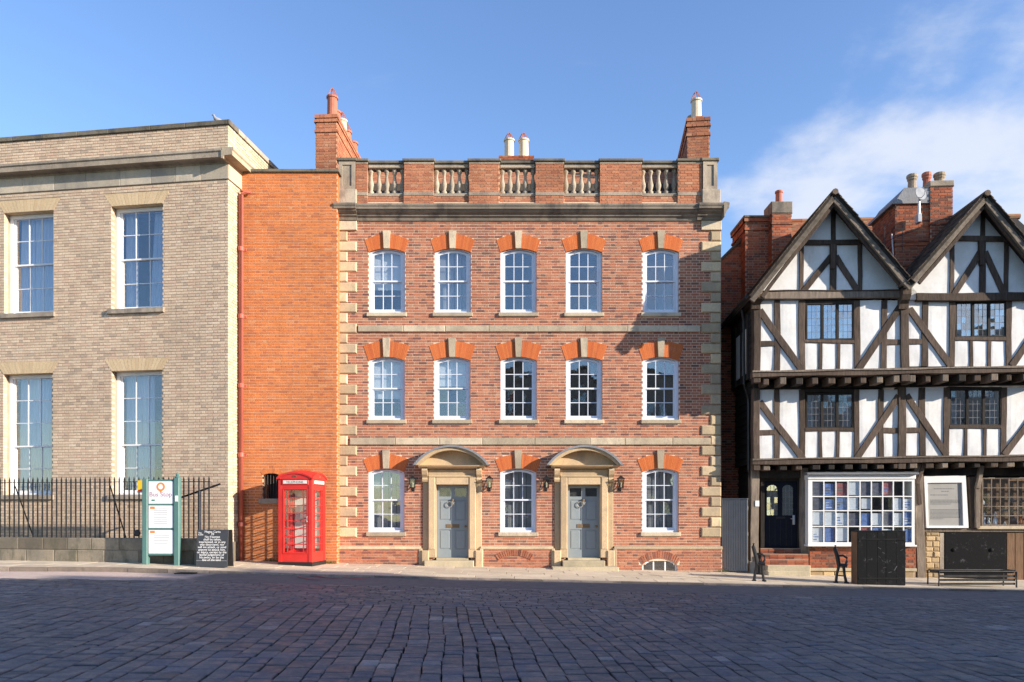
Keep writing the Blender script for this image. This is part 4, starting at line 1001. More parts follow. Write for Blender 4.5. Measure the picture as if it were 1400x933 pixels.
m.add(v, [(j * (N_ + 1) + i, j * (N_ + 1) + i + 1, (j + 1) * (N_ + 1) + i + 1, (j + 1) * (N_ + 1) + i) for j in range(N_) for i in range(N_)], .5); m.build('roof', 'phone_red', kb, smooth=True)
BX('back_panel', 'opal_glass', kb, -.36, .36, .34, .38, .4, 1.95)
BX('telephone', 'notice_grey', kb, -.16, .16, .22, .319, 1.1, 1.55)
# weeds at the foot of the wing wall
m = MB()
for k_ in range(260):
    px_ = random.choice([random.gauss(452, 4), random.gauss(449, 6), random.gauss(372, 6), random.gauss(988, 4)])
    yy = (20.06 if px_ < 460 else 20.36) - abs(random.gauss(0, .07)); xx = (px_ - 700) * yy / 1020; h = random.uniform(.03, .11); a = random.uniform(0, 6.3); l = random.uniform(.01, .05)
    z = pave(xx); wv = .004
    m.add([(xx - wv, yy, z), (xx + wv, yy, z), (xx + l * math.cos(a), yy + l * math.sin(a), z + h)], [(0, 1, 2)])
tag(m.build('weeds', 'grass'), 'tufts of weeds at the foot of the orange brick wall', 'weeds', kind='stuff')

# ================================================================== timber framed house on the right
TO = ((1030.6 - 700) * 19.5 / 1020, 19.5); TA = R(-3.5)
T = Frame(TO[0], TO[1], TA)
th = empty('timber_framed_house', (TO[0], TO[1], 0), TA); tag(th, 'black and white timber framed house with two jettied gables and shop windows', 'house')
PXM = .0190
def beam(p0, p1, wpx, yl, proud=.03, mat='oak', name='timber', parent=None, wob=1.0, dep=.12, w1=None):
    a = Vector(T.at(*p0, yl - proud)); b = Vector(T.at(*p1, yl - proud)); d = b - a; n_ = Vector((-d.y, d.x)).normalized(); L = d.length; k = max(2, int(L / .35))
    wa = wpx * PXM / 2; wb = (w1 or wpx) * PXM / 2; le = []; ri = []; ph = random.uniform(0, 6); am = .008 * wob
    for i in range(k + 1):
        t = i / k; c = a + d * t + n_ * (am * math.sin(ph + t * L * 2.2)); wd = wa + (wb - wa) * t
        le.append(c - n_ * (wd + random.uniform(-.006, .006) * wob)); ri.append(c + n_ * (wd + random.uniform(-.006, .006) * wob))
    ch = .008; y0, y1 = yl - proud, yl + dep; v = []; f = []
    for i in range(k + 1):
        l, r_ = le[i], ri[i]; u = (r_ - l).normalized() * ch
        v += [(l.x, y1, l.y), (l.x, y0 + ch, l.y), ((l + u).x, y0, (l + u).y), ((r_ - u).x, y0, (r_ - u).y), (r_.x, y0 + ch, r_.y), (r_.x, y1, r_.y)]
    for i in range(k):
        for j in range(5): f.append((i * 6 + j, i * 6 + j + 1, i * 6 + 7 + j, i * 6 + 6 + j))
    f += [(0, 1, 2, 3, 4, 5), tuple(k * 6 + 5 - j for j in range(6))]
    return MB().add(v, f).build(name, mat, parent or th)
def panel(x0, x1, y0, y1, yl):
    (a, zt), (b, zb) = T.at(x0, y0, yl), T.at(x1, y1, yl); m = MB(); nx, nz = 5, 6; v = []
    ph = random.uniform(0, 9)
    for j in range(nz + 1):
        for i in range(nx + 1):
            u, w_ = i / nx, j / nz; e = min(1, 8 * min(u, 1 - u)) * min(1, 8 * min(w_, 1 - w_))
            v.append((a + (b - a) * u, yl - .005 * e + .003 * math.sin(ph + 5 * u + 3 * w_), zb + (zt - zb) * w_))
    f = [(j * (nx + 1) + i, j * (nx + 1) + i + 1, (j + 1) * (nx + 1) + i + 1, (j + 1) * (nx + 1) + i) for j in range(nz) for i in range(nx)]
    m.add(v, f, .5); m.box(a, b, yl + .012, yl + .08, zb, zt, .5); m.build('plaster_panel', 'plaster', th, smooth=False)
def leaded(x0, x1, y0, y1, yl):
    (a, zt), (b, zb) = T.at(x0, y0, yl), T.at(x1, y1, yl); fw = .035; yf = yl - .02
    m = MB().ring([(a, zb), (a, zt), (b, zt), (b, zb)], [(a + fw, zb + fw), (a + fw, zt - fw), (b - fw, zt - fw), (b - fw, zb + fw)], yf, yf + .1)
    mu = [a + fw + (b - a - 2 * fw) * i / 3 for i in range(4)]
    for i in (1, 2): m.box(mu[i] - .03, mu[i] + .03, yf + .004, yf + .09, zb + fw + .001, zt - fw - .001)
    wn = m.build('window', 'oak_dark', th)
    for i in range(3):
        l, r_ = mu[i] + (.03 if i else 0), mu[i + 1] - (.03 if i < 2 else 0); z0, z1 = zb + fw, zt - fw; q = MB(); e = .012
        q.ring([(l, z0), (l, z1), (r_, z1), (r_, z0)], [(l + e, z0 + e), (l + e, z1 - e), (r_ - e, z1 - e), (r_ - e, z0 + e)], yf + .02, yf + .05)
        q.build('casement', 'iron_black', wn); l += e; r_ -= e; z0 += e; z1 -= e
        q = MB(); xs_ = [l + (r_ - l) * c / 3 for c in range(4)]; zs_ = [z0 + (z1 - z0) * c / 5 for c in range(6)]
        for xx in xs_[1:-1]: q.box(xx - .0045, xx + .0045, yf + .027, yf + .043, z0, z1)
        for k in range(1, 5):
            for c in range(3): q.box(xs_[c] + .0046, xs_[c + 1] - .0046, yf + .028, yf + .042, zs_[k] - .0045, zs_[k] + .0045)
        q.build('lead_cames', 'lead', wn)
        for c in range(3):
            for k in range(5): pane(wn, xs_[c] + .004, xs_[c + 1] - .004, zs_[k] + .004, zs_[k + 1] - .004, yf + .035, 'old_glass')
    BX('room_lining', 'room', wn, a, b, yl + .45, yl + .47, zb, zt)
    BX('curtain', 'curtain', wn, a + .02, a + (b - a) * .2, yl + .14, yl + .16, zb, zt)
    BX('curtain', 'curtain', wn, b - (b - a) * .16, b - .02, yl + .14, yl + .16, zb, zt)

Y0, Y1, Y2, YG = 0.0, .50, .86, -.07
# top storey: (left post, A, B, window, C, D, right post), rails, braces
def storey(yl, posts, studs, win, ztop, zbot, sillz, midl, midr, stubs, braces, first):
    pl, pr = posts
    if first: beam(((pl[0] + pl[1]) / 2, ztop - 2), ((pl[0] + pl[1]) / 2, zbot + 16), pl[1] - pl[0], yl, .06, 'oak', 'corner_post', dep=.2)
    beam(((pr[0] + pr[1]) / 2, ztop - 4), ((pr[0] + pr[1]) / 2, zbot + 14), pr[1] - pr[0], yl, .06, 'oak', 'corner_post', dep=.2)
    A, B, C, D = studs
    for s_ in studs: beam(((s_[0] + s_[1]) / 2 + random.uniform(-.5, .5), ztop), ((s_[0] + s_[1]) / 2, zbot), s_[1] - s_[0], yl, .026 + random.uniform(0, .006), name='stud')
    beam((B[1], sillz), (C[0], sillz), 4.5, yl, .034, name='rail')
    beam((B[1] - 1, ztop + 1.5), (C[0] + 1, ztop + 1.5), 5, yl, .022, 'oak_dark', name='rail')
    for s_ in stubs: beam((s_, sillz + 2), (s_, zbot), 5, yl, .025, name='stud')
    beam((pl[1] - 1, midl), (A[0] + 1, midl), 7.5, yl, .028, name='rail'); beam((D[1] - 1, midr), (pr[0] + 1, midr), 7.5, yl, .028, name='rail')
    for p0, p1 in braces: beam(p0, p1, 9, yl, .042, name='brace')
    for x0, x1, ya, yb in ((pl[1], A[0], ztop, midl), (pl[1], A[0], midl, zbot), (A[1], B[0], ztop, zbot), (C[1], D[0], ztop, zbot), (D[1], pr[0], ztop, midr), (D[1], pr[0], midr, zbot)):
        panel(x0 - 1.5, x1 + 1.5, ya, yb, yl)
    e = [B[1]] + stubs + [C[0]]
    for i in range(3): panel(e[i] - 1, e[i + 1] + 1, sillz, zbot, yl)
    leaded(win[0], win[1], win[2], win[3], yl)
storey(Y0, ((1030.6, 1040), (1232, 1243)), ((1058.7, 1066.8), (1092, 1100.7), (1168, 1176.5), (1205, 1213)), (1101.5, 1167.5, 415, 465), 411, 507, 467, 470, 468, [1122, 1146.3],
       (((1039, 424), (1097, 507)), ((1233, 418), (1173, 506))), True)
storey(Y0, ((1232, 1243), (1441, 1452)), ((1261, 1269.5), (1298, 1306), (1375.7, 1383.5), (1414, 1422)), (1306, 1376, 412.5, 461.5), 411, 501, 463.5, 467.5, 466, [1328.3, 1353.4],
       (((1244, 422), (1300, 500)), ((1440, 422), (1384, 500))), False)
storey(Y1, ((1030, 1039), (1228.5, 1239)), ((1058, 1066), (1093, 1101), (1167.5, 1175), (1201, 1208.6)), (1101.5, 1167, 538, 586), 533, 627, 587.5, 591.5, 588.5, [1122, 1146],
       (((1039, 549), (1098, 628)), ((1229, 541), (1172, 627))), True)
storey(Y1, ((1228.5, 1239), (1436, 1447)), ((1257, 1266), (1290, 1298.4), (1368.7, 1376.7), (1408, 1416)), (1298, 1369, 532, 582.5), 530, 623, 584, 588, 587, [1320.7, 1346.5],
       (((1240, 540), (1294, 622)), ((1435, 540), (1374, 622))), False)
# jetties: fascia boards, joist ends, soffits
for yl, ya, yb, dep, nm in ((Y0, (507.5, 499.5), 8.5, Y1, 0), (Y1, (627.5, 621.5), 8, Y2, 1)):
    beam((1029, ya[0] + 4), (1456, ya[1] + 4), 8.5, yl, .09, 'oak', 'bressummer', dep=.14)
    beam((1029, ya[0] + .8), (1456, ya[1] + .8), 2.4, yl, .12, 'oak_grey', 'drip_board', dep=-.05)
    x = 1044.0
    while x < 1450:
        t = (x - 1029) / 427; yb0 = ya[0] + (ya[1] - ya[0]) * t
        w_ = random.uniform(7, 11); (a, z1), (b, z0) = T.at(x, yb0 + 9.2, yl - .05), T.at(x + w_, yb0 + (19 if nm == 0 else 16), yl - .05)
        MB().cbox(a, b, yl - .03 + random.uniform(-.03, .02), yl + .6, z0, z1, .014).build('joist', random.choice(['oak', 'oak', 'oak_dark', 'oak_grey']), th); x += 22.2
    a, z0 = T.at(1032, ya[0] + 7, yl); b, _ = T.at(1456, ya[1] + 7, yl); z0 = T.at(1240, (ya[0] + ya[1]) / 2 + 9.5, yl)[1]
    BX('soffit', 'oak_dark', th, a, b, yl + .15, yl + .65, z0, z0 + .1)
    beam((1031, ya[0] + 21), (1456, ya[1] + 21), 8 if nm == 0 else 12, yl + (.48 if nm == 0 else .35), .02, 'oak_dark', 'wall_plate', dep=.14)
# gables
def gable(ap, lb_, rb_, tie, collar, king, studs, ky, sl):
    yv = -.55
    for e, sg in ((lb_, -1), (rb_, 1)):
        beam((ap[0], ap[1] + 6), (e[0], e[1] + 1), 7.2, yv, .03, 'oak_barge', 'bargeboard', dep=.05)
        beam((ap[0] + sg * 1.5, ap[1] + 16), (e[0] - sg * 14, e[1] - 4), 5, yv + .06, .02, 'oak', 'barge_moulding', dep=.05)
        # roof slope with tiles
        a = Vector(T.at(ap[0], ap[1] + 1, yv)); b = Vector(T.at(e[0] + sg * 1.5, e[1] - 3, yv)); d = (b - a); L = d.length; d.normalize(); n_ = Vector((-d.y, d.x)) * (1 if d.x < 0 else -1); n_ = n_ if n_.y > 0 else -n_
        p = [a - n_ * .02, b - n_ * .02, b + n_ * .035, a + n_ * .035]
        rf_ = MB().prism([(q.x, q.y) for q in p], yv - .05, 3.2, .5).build('gable_roof', 'oak_dark', th)
        m = MB(); r_ = 0; s_ = L
        while s_ > 0:
            y_ = yv - .085 - (.08 if r_ % 2 else 0)
            while y_ < 3.1:
                ya_, yb_ = max(y_, yv - .085 + random.uniform(-.02, .015)), y_ + .16
                t0 = min(s_, L + .03); t1 = max(t0 - .145, 0); lift = .036 + random.uniform(0, .008)
                q0 = a + d * t0 + n_ * (lift + .014); q1 = a + d * t1 + n_ * (lift - .004); th_ = n_ * .014
                v = [(q0.x, ya_, q0.y), (q0.x, yb_, q0.y), (q1.x, yb_, q1.y), (q1.x, ya_, q1.y)]
                v += [(x_ + th_.x, yy_, z_ + th_.y) for x_, yy_, z_ in v]
                m.add(v, [(0, 1, 5, 4), (1, 2, 6, 5), (2, 3, 7, 6), (3, 0, 4, 7), (4, 5, 6, 7), (3, 2, 1, 0)]); y_ += .165
            s_ -= .105; r_ += 1
        m.build('tile_courses', 'dark_tile', rf_, kind='stuff')
    a = T.at(ap[0], ap[1] + 2, yv); MB().tube([(a[0], yv - .12, a[1] + .03), (a[0], 3.2, a[1] + .03)], .075, 8).build('ridge_tile', 'dark_tile', th)
    zb = T.at(ap[0], tie + 2, YG)[1]; apx = T.at(ap[0], ap[1] + 7, YG)
    ext = lambda e: ap[0] + (e[0] - ap[0]) * (tie + 2 - ap[1] - 4) / (e[1] - ap[1] - 4)
    MB().prism([(T.at(ext(lb_), tie, YG)[0], zb), (T.at(ext(rb_), tie, YG)[0], zb), apx], YG, YG + .08).build('plaster_panel', 'plaster', th)
    beam((lb_[0] + 11, tie + (1.2 if sl else 0)), (rb_[0] - 8, tie - 1), 10.5, YG, .06, 'oak_grey' if sl else 'oak', 'tie_beam', dep=.1)
    if sl: beam((lb_[0] + 12, tie - 4.8), (rb_[0] - 10, tie - 6), 1.6, YG, .085, 'oak', 'drip_board', dep=.0)
    beam((collar[0], collar[2]), (collar[1], collar[2]), 6.5, YG, .065, 'oak', 'collar')
    beam((king, ap[1] + 14), (king, collar[2]), 6, YG, .03, name='king_post'); beam((king, collar[2]), (king - .5, tie - 4), 8.5, YG, .035, name='king_post')
    beam((king, collar[2] + 3), (king - 1, collar[2] + 36), 8, YG, .10, 'oak', 'bracket', w1=5)
    for s_ in studs: beam((s_, collar[2] + 2), (s_, tie - 4), 6, YG, .026, name='stud')
    beam((king - 3, ky), (studs[0] + 3, tie - 4), 8, YG, .04, name='brace'); beam((king + 3, ky), (studs[1] - 3, tie - 4), 8, YG, .04, name='brace')
gable((1140, 264), (1028, 410), (1246, 393), 402.5, (1100, 1178, 331), 1140, (1096, 1176), 350, True)
gable((1347, 266), (1243, 391), (1452, 398), 406, (1309, 1382, 326), 1344, (1302, 1376), 344, False)
for c in (1035, 1237.5, 1447):
    (a, zt), (b, zb) = T.at(c - 8, 396 if c > 1100 else 409, -.2), T.at(c + 8, 421, -.2)
    MB().prism_x([(.0, zb), (-.10, zb), (-.14, zb + .12), (-.24, zb + .2), (-.32, zb + .32), (-.32, zt), (.0, zt)], a + .04, b - .04).build('post_head', 'oak', th)
vx, vz = T.at(1243, 391, -.35)
MB().prism([(vx - .22, vz + .10), (vx - .2, vz + .12), (vx, vz + .0), (vx + .2, vz + .12), (vx + .22, vz + .1), (vx + .05, vz - .04), (vx - .05, vz - .04)], -.50, 3).build('valley_gutter', 'zinc', th)
# main roof behind the gables
zr = 1.6 + (697 - 306) * 23.55 / 1020
m = MB(); L0 = 1.2; ry0, rz0, ry1, rz1 = .9, 7.6, 4.1, zr
mr = MB().prism_x([(ry0, rz0 - .1), (ry0, rz0), (ry1, rz1), (ry1 + 3.4, rz0), (ry1 + 3.4, rz0 - .1)], L0, 9.0, .5).build('main_roof', 'oak_dark', th)
sl_ = math.hypot(ry1 - ry0, rz1 - rz0); dy, dz = (ry1 - ry0) / sl_, (rz1 - rz0) / sl_; s_ = .8; r_ = 0; m = MB()
while s_ < sl_:
    x = L0 - (.085 if r_ % 2 else 0)
    while x < 6.2:
        q = (ry0 + dy * s_, rz0 + dz * s_); e = (ry0 + dy * (s_ + .15), rz0 + dz * (s_ + .15)); o1, o2 = .03 + random.uniform(0, .008), .012; ny, nz_ = -dz, dy
        v = [(x, q[0] + ny * o1, q[1] + nz_ * o1), (x + .165, q[0] + ny * o1, q[1] + nz_ * o1), (x + .165, e[0] + ny * o2, e[1] + nz_ * o2), (x, e[0] + ny * o2, e[1] + nz_ * o2)]
        v2 = [(a, b - ny * .014, c - nz_ * .014) for a, b, c in v]
        m.add(v2 + v, [(0, 1, 5, 4), (1, 2, 6, 5), (3, 0, 4, 7), (4, 5, 6, 7)]); x += .17
    s_ += .105; r_ += 1
m.build('tile_courses', 'roof_tile', mr, kind='stuff')
m = MB(); x = L0
while x < 9: m.tube([(x, ry1, rz1 + .02), (x + .43, ry1, rz1 + .02)], .09, 8); x += .44
m.build('ridge_tiles', 'roof_tile', mr, kind='stuff')
# core, side and rear walls
BX('core', 'room', th, .6, 9.6, 1.65, 2.6, -.6, 7.2)
sw = MB(); z_ = .0; XS = [T.X(1031.5, Y2), T.X(1031.5, Y1), .03]
while z_ < 7.05:
    k_ = 0 if z_ < 2.8 else 1 if z_ < 5.05 else 2; x0 = XS[k_]; ya = (Y2, Y1, Y0)[k_] + .02
    sw.add([(x0 - .03, ya, z_), (x0 - .03, 2.6, z_), (x0 + .02, 2.6, z_), (x0 + .02, ya, z_), (x0 - .005, ya, z_ + .19), (x0 - .005, 2.6, z_ + .19), (x0 + .02, 2.6, z_ + .19), (x0 + .02, ya, z_ + .19)],
           [(0, 1, 5, 4), (1, 2, 6, 5), (2, 3, 7, 6), (3, 0, 4, 7), (4, 5, 6, 7), (3, 2, 1, 0)]); z_ += .19
sw = sw.build('side_boarding', 'oak_dark', th)  # dark cladding, its tone also standing in for the alley's deep shade
for y_ in (.5, 1.2, 1.9): BX('stud', 'oak_dark', sw, -.035, .02, y_, y_ + .14, 5.1, 6.85)
for y_ in (.66, 1.36): BX('plaster_panel', 'plaster', sw, -.018, .015, y_ + .0, y_ + .5, 5.3, 6.5)
BX('eave', 'oak_dark', th, -.22, .2, -.3, 2.6, 7.02, 7.10); MB().tube([(-.24, -.25, 7.10), (-.24, 2.6, 7.07)], .055, 8).build('gutter', 'iron_black', th)
MB().tube([(-.16, .6, 7.0), (-.1, .65, 6.7), (-.08, .7, 5.0), (XS[1] - .08, .8, 4.6), (XS[1] - .08, .8, 2.7), (XS[0] - .08, .9, 2.4), (XS[0] - .08, .9, -.1)], .04, 8).build('downpipe', 'iron_black', th)
BX('rear_wall', 'plain_brick', th, 1.3, 9.4, 2.61, 7.4, -.6, 7.4)

# ---- ground floor front
def tbox(name, mat, x0, x1, y0, y1, yl, ya, yb, parent=None, c=.01):
    (a, zt), (b, zb) = T.at(x0, y0, yl + ya), T.at(x1, y1, yl + ya); return MB().cbox(a, b, yl + ya, yl + yb, zb, zt, c).build(name, mat, parent or th)
beam((1032.5, 634), (1031.5, 786), 11.5, Y2, .12, 'oak_grey', 'corner_post', dep=.2)
tbox('post_base', 'grey_stone', 1025, 1034, 768, 792, Y2, -.16, .2)
tbox('notice', 'panel_white', 1032.6, 1038, 684.8, 692.7, Y2, -.135, -.12, c=.002)
beam((1100, 640), (1100, 758), 10, Y2, .09, 'oak_grey', 'post', dep=.2)
beam((1038, 650), (1106, 649), 14, Y2 + .05, .0, 'oak_dark', 'lintel', dep=.3)
# shop door
(da, dzt), (db, dzb) = T.at(1044.5, 658, Y2 + .12), T.at(1090, 749, Y2 + .12); yd = Y2 + .12
MB().ring([(da - .1, dzb), (da - .1, dzt + .08), (db + .08, dzt + .08), (db + .08, dzb)], [(da, dzb + .001), (da, dzt), (db, dzt), (db, dzb + .001)], yd - .06, yd + .1).build('door_frame', 'oak_dark', th)
lites = []
for x0, x1 in ((1048.5, 1063.5), (1069.5, 1084.5)): lites.append((T.X(x0, yd), T.X(x1, yd), T.at(1060, 705, yd)[1], T.at(1060, 663, yd)[1]))
sdoor = backing('shop_door', 'door_black', th, da + .003, db - .003, dzb + .01, dzt - .003, yd, yd + .05, [(l[0], l[1], l[2], l[3]) for l in lites])
for l in lites:
    A_ = [(l[0], l[3] - .10)] + arc(l[0], l[1], l[3] - .09, .085, 8) + [(l[1], l[3] - .10)]
    MB().ring([(l[0], l[3] - .1)] + [(l[0] + (l[1] - l[0]) * i / 8, l[3]) for i in range(9)] + [(l[1], l[3] - .1)], A_, yd + .002, yd + .045, False).build('arched_head', 'door_black', sdoor)
    q = MB()
    for t in (1 / 3, 2 / 3): xx = l[0] + (l[1] - l[0]) * t; q.box(xx - .005, xx + .005, yd + .012, yd + .03, l[2], l[3])
    for t in range(1, 5): z_ = l[2] + (l[3] - l[2]) * t / 5; q.box(l[0], l[1], yd + .013, yd + .029, z_ - .005, z_ + .005)
    q.build('lead_cames', 'lead', sdoor)
    for i in range(3):
        for j in range(5): w_ = (l[1] - l[0]) / 3; h_ = (l[3] - l[2]) / 5; pane(sdoor, l[0] + i * w_ + .004, l[0] + (i + 1) * w_ - .004, l[2] + j * h_ + .004, l[2] + (j + 1) * h_ - .004, yd + .022, 'old_glass')
for i in range(1, 6): xx = da + (db - da) * i / 6; BX('board_joint', 'iron_black', sdoor, xx - .004, xx + .004, yd - .0025, yd + .01, dzb + .05, lites[0][2] - .12)
zz2 = T.at(1066, 707.5, yd)[1]; MB().cbox((da + db) / 2 - .12, (da + db) / 2 + .12, yd - .012, yd - .003, zz2 - .04, zz2 + .02, .004).build('letter_plate', 'iron_black', sdoor)
hx_, hz_ = T.at(1085, 711, yd); MB().cbox(hx_ - .03, hx_ + .03, yd - .03, yd - .004, hz_ - .13, hz_ + .13, .01).build('handle_plate', 'zinc', sdoor)
MB().tube([(hx_, yd - .03, hz_ + .03), (hx_, yd - .08, hz_ + .03), (hx_ - .1, yd - .08, hz_ + .03)], .011, 6).build('handle', 'zinc', sdoor)
# steps up to it
ztop = dzb; zgr = pave(T.W(.5, 0)[0]) - .02
lev = [ztop - .01 - (ztop - zgr) * k_ / 5 for k_ in range(5)]
for k_, zt in enumerate(lev):
    yf = Y2 - .02 - .19 * k_; brick = k_ < 3
    a, b = (T.X(1040 + k_ * 1.2, yf), T.X(1106, yf)) if brick else (T.X(1049 + (k_ - 3), yf), T.X(1108.5, yf))
    zb = (lev[k_ + 1] if k_ < 4 else zgr) - .02
    if brick:
        st = BX('step', 'mortar_old', th, a + .01, b - .01, yf + .012, Y2 + .2, zb - .3, zt - .003); st['label'] = 'red brick step'
        bl = []; x = a
        while x < b - .05:
            w_ = min(.215 if zt - zb < .2 else .1, b - x); z_ = zb
            while z_ < zt - .02: bl.append((x, x + w_ - .01, yf + random.uniform(-.004, .004), yf + .16, z_, min(z_ + .066, zt))); z_ += .075
            x += w_
        for q in bl: MB().box(q[0] - q[0], q[1] - q[0], 0, q[3] - q[2], 0, q[5] - q[4], 0).build('brick', 'old_brick', st, (q[0], q[2], q[4]))
    else: MB().cbox(a, b, yf, Y2 + .2, zb - .3, zt, .018).build('step', 'step_stone', th)
# bay shop window
YBY = .52
cols = [(1111, 1125.5), (1127.5, 1142), (1144, 1158.5), (1160.5, 1175), (1177, 1190.5), (1192.5, 1206), (1208, 1220.5), (1222.5, 1234.5), (1236.5, 1246.5)]
rws = [(658.7, 678), (680, 697.5), (699.5, 719), (721, 741.5)]
bx0, bx1 = T.X(1105, YBY), T.X(1250.5, YBY); bz0, bz1 = T.at(1180, 745, YBY)[1], T.at(1180, 655.5, YBY)[1]
hl = [(T.X(c[0] - .3, YBY), T.X(c[1] + .3, YBY), T.at(1180, r_[1] + .3, YBY)[1], T.at(1180, r_[0] - .3, YBY)[1]) for c in cols for r_ in rws]
bw = backing('bay_window', 'shop_white', th, bx0, bx1, bz0, bz1, YBY, YBY + .05, hl)
for h_ in hl: pane(bw, h_[0] - .003, h_[1] + .003, h_[2] - .003, h_[3] + .003, YBY + .028, 'shop_glass')
MB().cbox(bx0 - .03, bx1 + .03, YBY - .06, YBY + .4, bz0 - .05, bz0 - .002, .012).build('sill', 'shop_white', bw)
MB().cbox(bx0 - .02, bx1 + .02, YBY - .03, YBY + .4, bz1 + .002, bz1 + .12, .012).build('fascia', 'shop_white', bw)
zc = T.at(1180, 644, YBY - .1)[1]; MB().add([(bx0 - .06, YBY - .12, bz1 + .122), (bx1 + .06, YBY - .12, bz1 + .122), (bx1 + .06, Y2 + .1, bz1 + .122), (bx0 - .06, Y2 + .1, bz1 + .122), (bx0 - .06, YBY - .12, bz1 + .165), (bx1 + .06, YBY - .12, bz1 + .165), (bx1 + .04, Y2 + .1, bz1 + .26), (bx0 - .04, Y2 + .1, bz1 + .26)],
   [(0, 1, 5, 4), (1, 2, 6, 5), (2, 3, 7, 6), (3, 0, 4, 7), (4, 5, 6, 7), (3, 2, 1, 0)], .5).build('lead_roof', 'lead', bw)
for xa in (bx0, bx1 - .05): BX('side_pane_frame', 'shop_white', bw, xa, xa + .05, YBY + .051, Y2 + .2, bz0, bz1)
BX('display_shelf', 'oak_dark', bw, bx0 + .06, bx1 - .06, YBY + .1, Y2 + .4, bz0, bz0 + .03)
cards = [('poster_c', 1, 2), ('poster_c', 6, 3), ('poster_c', 4, 1), ('poster_d', 0, 0), ('poster_a', 1, 0), ('poster_b', 2, 0), ('poster_c', 3, 0), ('poster_d', 0, 1), ('poster_a', 1, 1), ('poster_a', 2, 1), ('poster_c', 3, 1), ('poster_c', 0, 2), ('poster_c', 2, 2), ('poster_c', 0, 3), ('poster_a', 1, 3), ('poster_c', 2, 3),
         ('poster_d', 3, 2), ('poster_a', 4, 2), ('poster_c', 5, 2), ('poster_d', 5, 0), ('poster_b', 6, 0), ('poster_c', 7, 1), ('poster_c', 7, 2), ('poster_c', 8, 1), ('poster_a', 8, 2), ('poster_a', 8, 3), ('poster_d', 4, 0), ('poster_d', 6, 2), ('poster_b', 4, 3), ('poster_a', 5, 3)]
for mt, ci, ri in cards:
    h_ = hl[ci * 4 + ri]; e = random.uniform(.01, .035); yy = YBY + random.uniform(.034, .044)
    o = BX('poster', mt, bw, h_[0] + e, h_[1] - random.uniform(.0, .03), yy, yy + .006, h_[2] + random.uniform(0, .04), h_[3] - random.uniform(.0, .06))
    if random.random() > .35:
        q = MB()
        for k_ in range(3): zz3 = h_[2] + .06 + k_ * .07; q.box(h_[0] + e + .02, h_[0] + e + random.uniform(.08, .2), yy - .0022, yy - .0008, zz3, zz3 + random.uniform(.012, .04))
        q.build('print', random.choice(['poster_a', 'poster_c', 'dark_ink']), o if False else bw)
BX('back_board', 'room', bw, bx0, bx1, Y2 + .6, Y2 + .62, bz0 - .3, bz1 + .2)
# plinth beneath, brick over stone
a, b = T.X(1107, YBY + .12), T.X(1252, YBY + .12); zp1 = bz0 - .05; zp0 = T.at(1140, 779, YBY + .12)[1]
pl = BX('bay_plinth', 'mortar_old', th, a + .005, b, YBY + .13, Y2 + .3, -.7, zp1)
lay(courses(a, b, zp0 + .05, zp1, [], YBY + .12, .05), 'old_brick', pl, 120)
MB().cbox(a, b, YBY + .06, YBY + .2, zp0 - .04, zp0 + .045, .012).build('ledge', 'step_stone', th)
x = a
while x < b - .05:
    ln = min(random.uniform(.22, .42), b - x); MB().cbox(x + .006, x + ln - .006, YBY + .09 + random.uniform(-.015, .01), YBY + .2, -.6, zp0 - .045, .02).build('plinth_stone', 'rubble_stone', th); x += ln
# posts, rubble pier, notice frame wall
beam((1256, 634), (1260, 795), 11.5, Y2, .20, 'oak_grey', 'post', dep=.2)
beam((1258, 690), (1255, 660), 5, Y2, .25, 'oak', 'bracket', dep=-.1); beam((1255, 662), (1265, 634), 4.5, Y2, .27, 'oak', 'bracket', dep=-.1)
a, b = T.X(1265.5, Y2 - .05), T.X(1284.5, Y2 - .05); zt = T.at(1275, 728, Y2)[1]; z_ = -.5
pr = BX('rubble_pier', 'mortar_buff', th, a + .01, b - .01, Y2 - .03, Y2 + .3, -.6, zt)
while z_ < zt - .03:
    h_ = min(random.uniform(.09, .17), zt - z_); x = a
    while x < b - .03:
        ln = min(random.uniform(.12, .26), b - x); ln = b - x if b - x - ln < .08 else ln
        MB().cbox(.006, ln - .006, 0, .1, .006, h_ - .006, .022).build('stone', 'rubble_stone', pr, (x, Y2 - .06 + random.uniform(-.02, .015), z_)); x += ln
    z_ += h_
tbox('wall_boarding', 'black_wood', 1250, 1456, 636, 806, Y2, .12, .3)
tbox('wall_rail', 'oak_grey', 1263, 1400, 722.5, 728, Y2, -.06, .12)
tbox('wall_rail', 'oak_dark', 1262, 1456, 638, 650, Y2, -.03, .12)
tbox('cellar_hatch', 'chalky_black', 1291.7, 1376, 728.5, 792, Y2, -.05, .11)
for xx in (1304.5, 1356): hx_, hz_ = T.at(xx, 752, Y2 - .06); MB().lathe([(.05, 0), (.045, .02), (.02, .03)], n=10).build('hatch_ring', 'black_wood', th, (hx_, Y2 - .05, hz_), rot=(R(90), 0, 0))
tbox('post', 'grey_stone', 1284.5, 1291, 729, 800, Y2, -.04, .1)
for xa in (1376.6, 1388, 1399.5, 1411, 1423): tbox('board', 'brown_board', xa, xa + 11, 729, 800, Y2, -.03 - random.uniform(0, .01), .1)
beam((1330, 652), (1334, 724), 11, Y2, .07, 'oak', 'post'); beam((1344, 637), (1338, 668), 5, Y2, .16, 'oak_grey', 'bracket', dep=0, w1=6); beam((1338, 667), (1337, 722), 6, Y2, .14, 'oak_grey', 'bracket', dep=0)
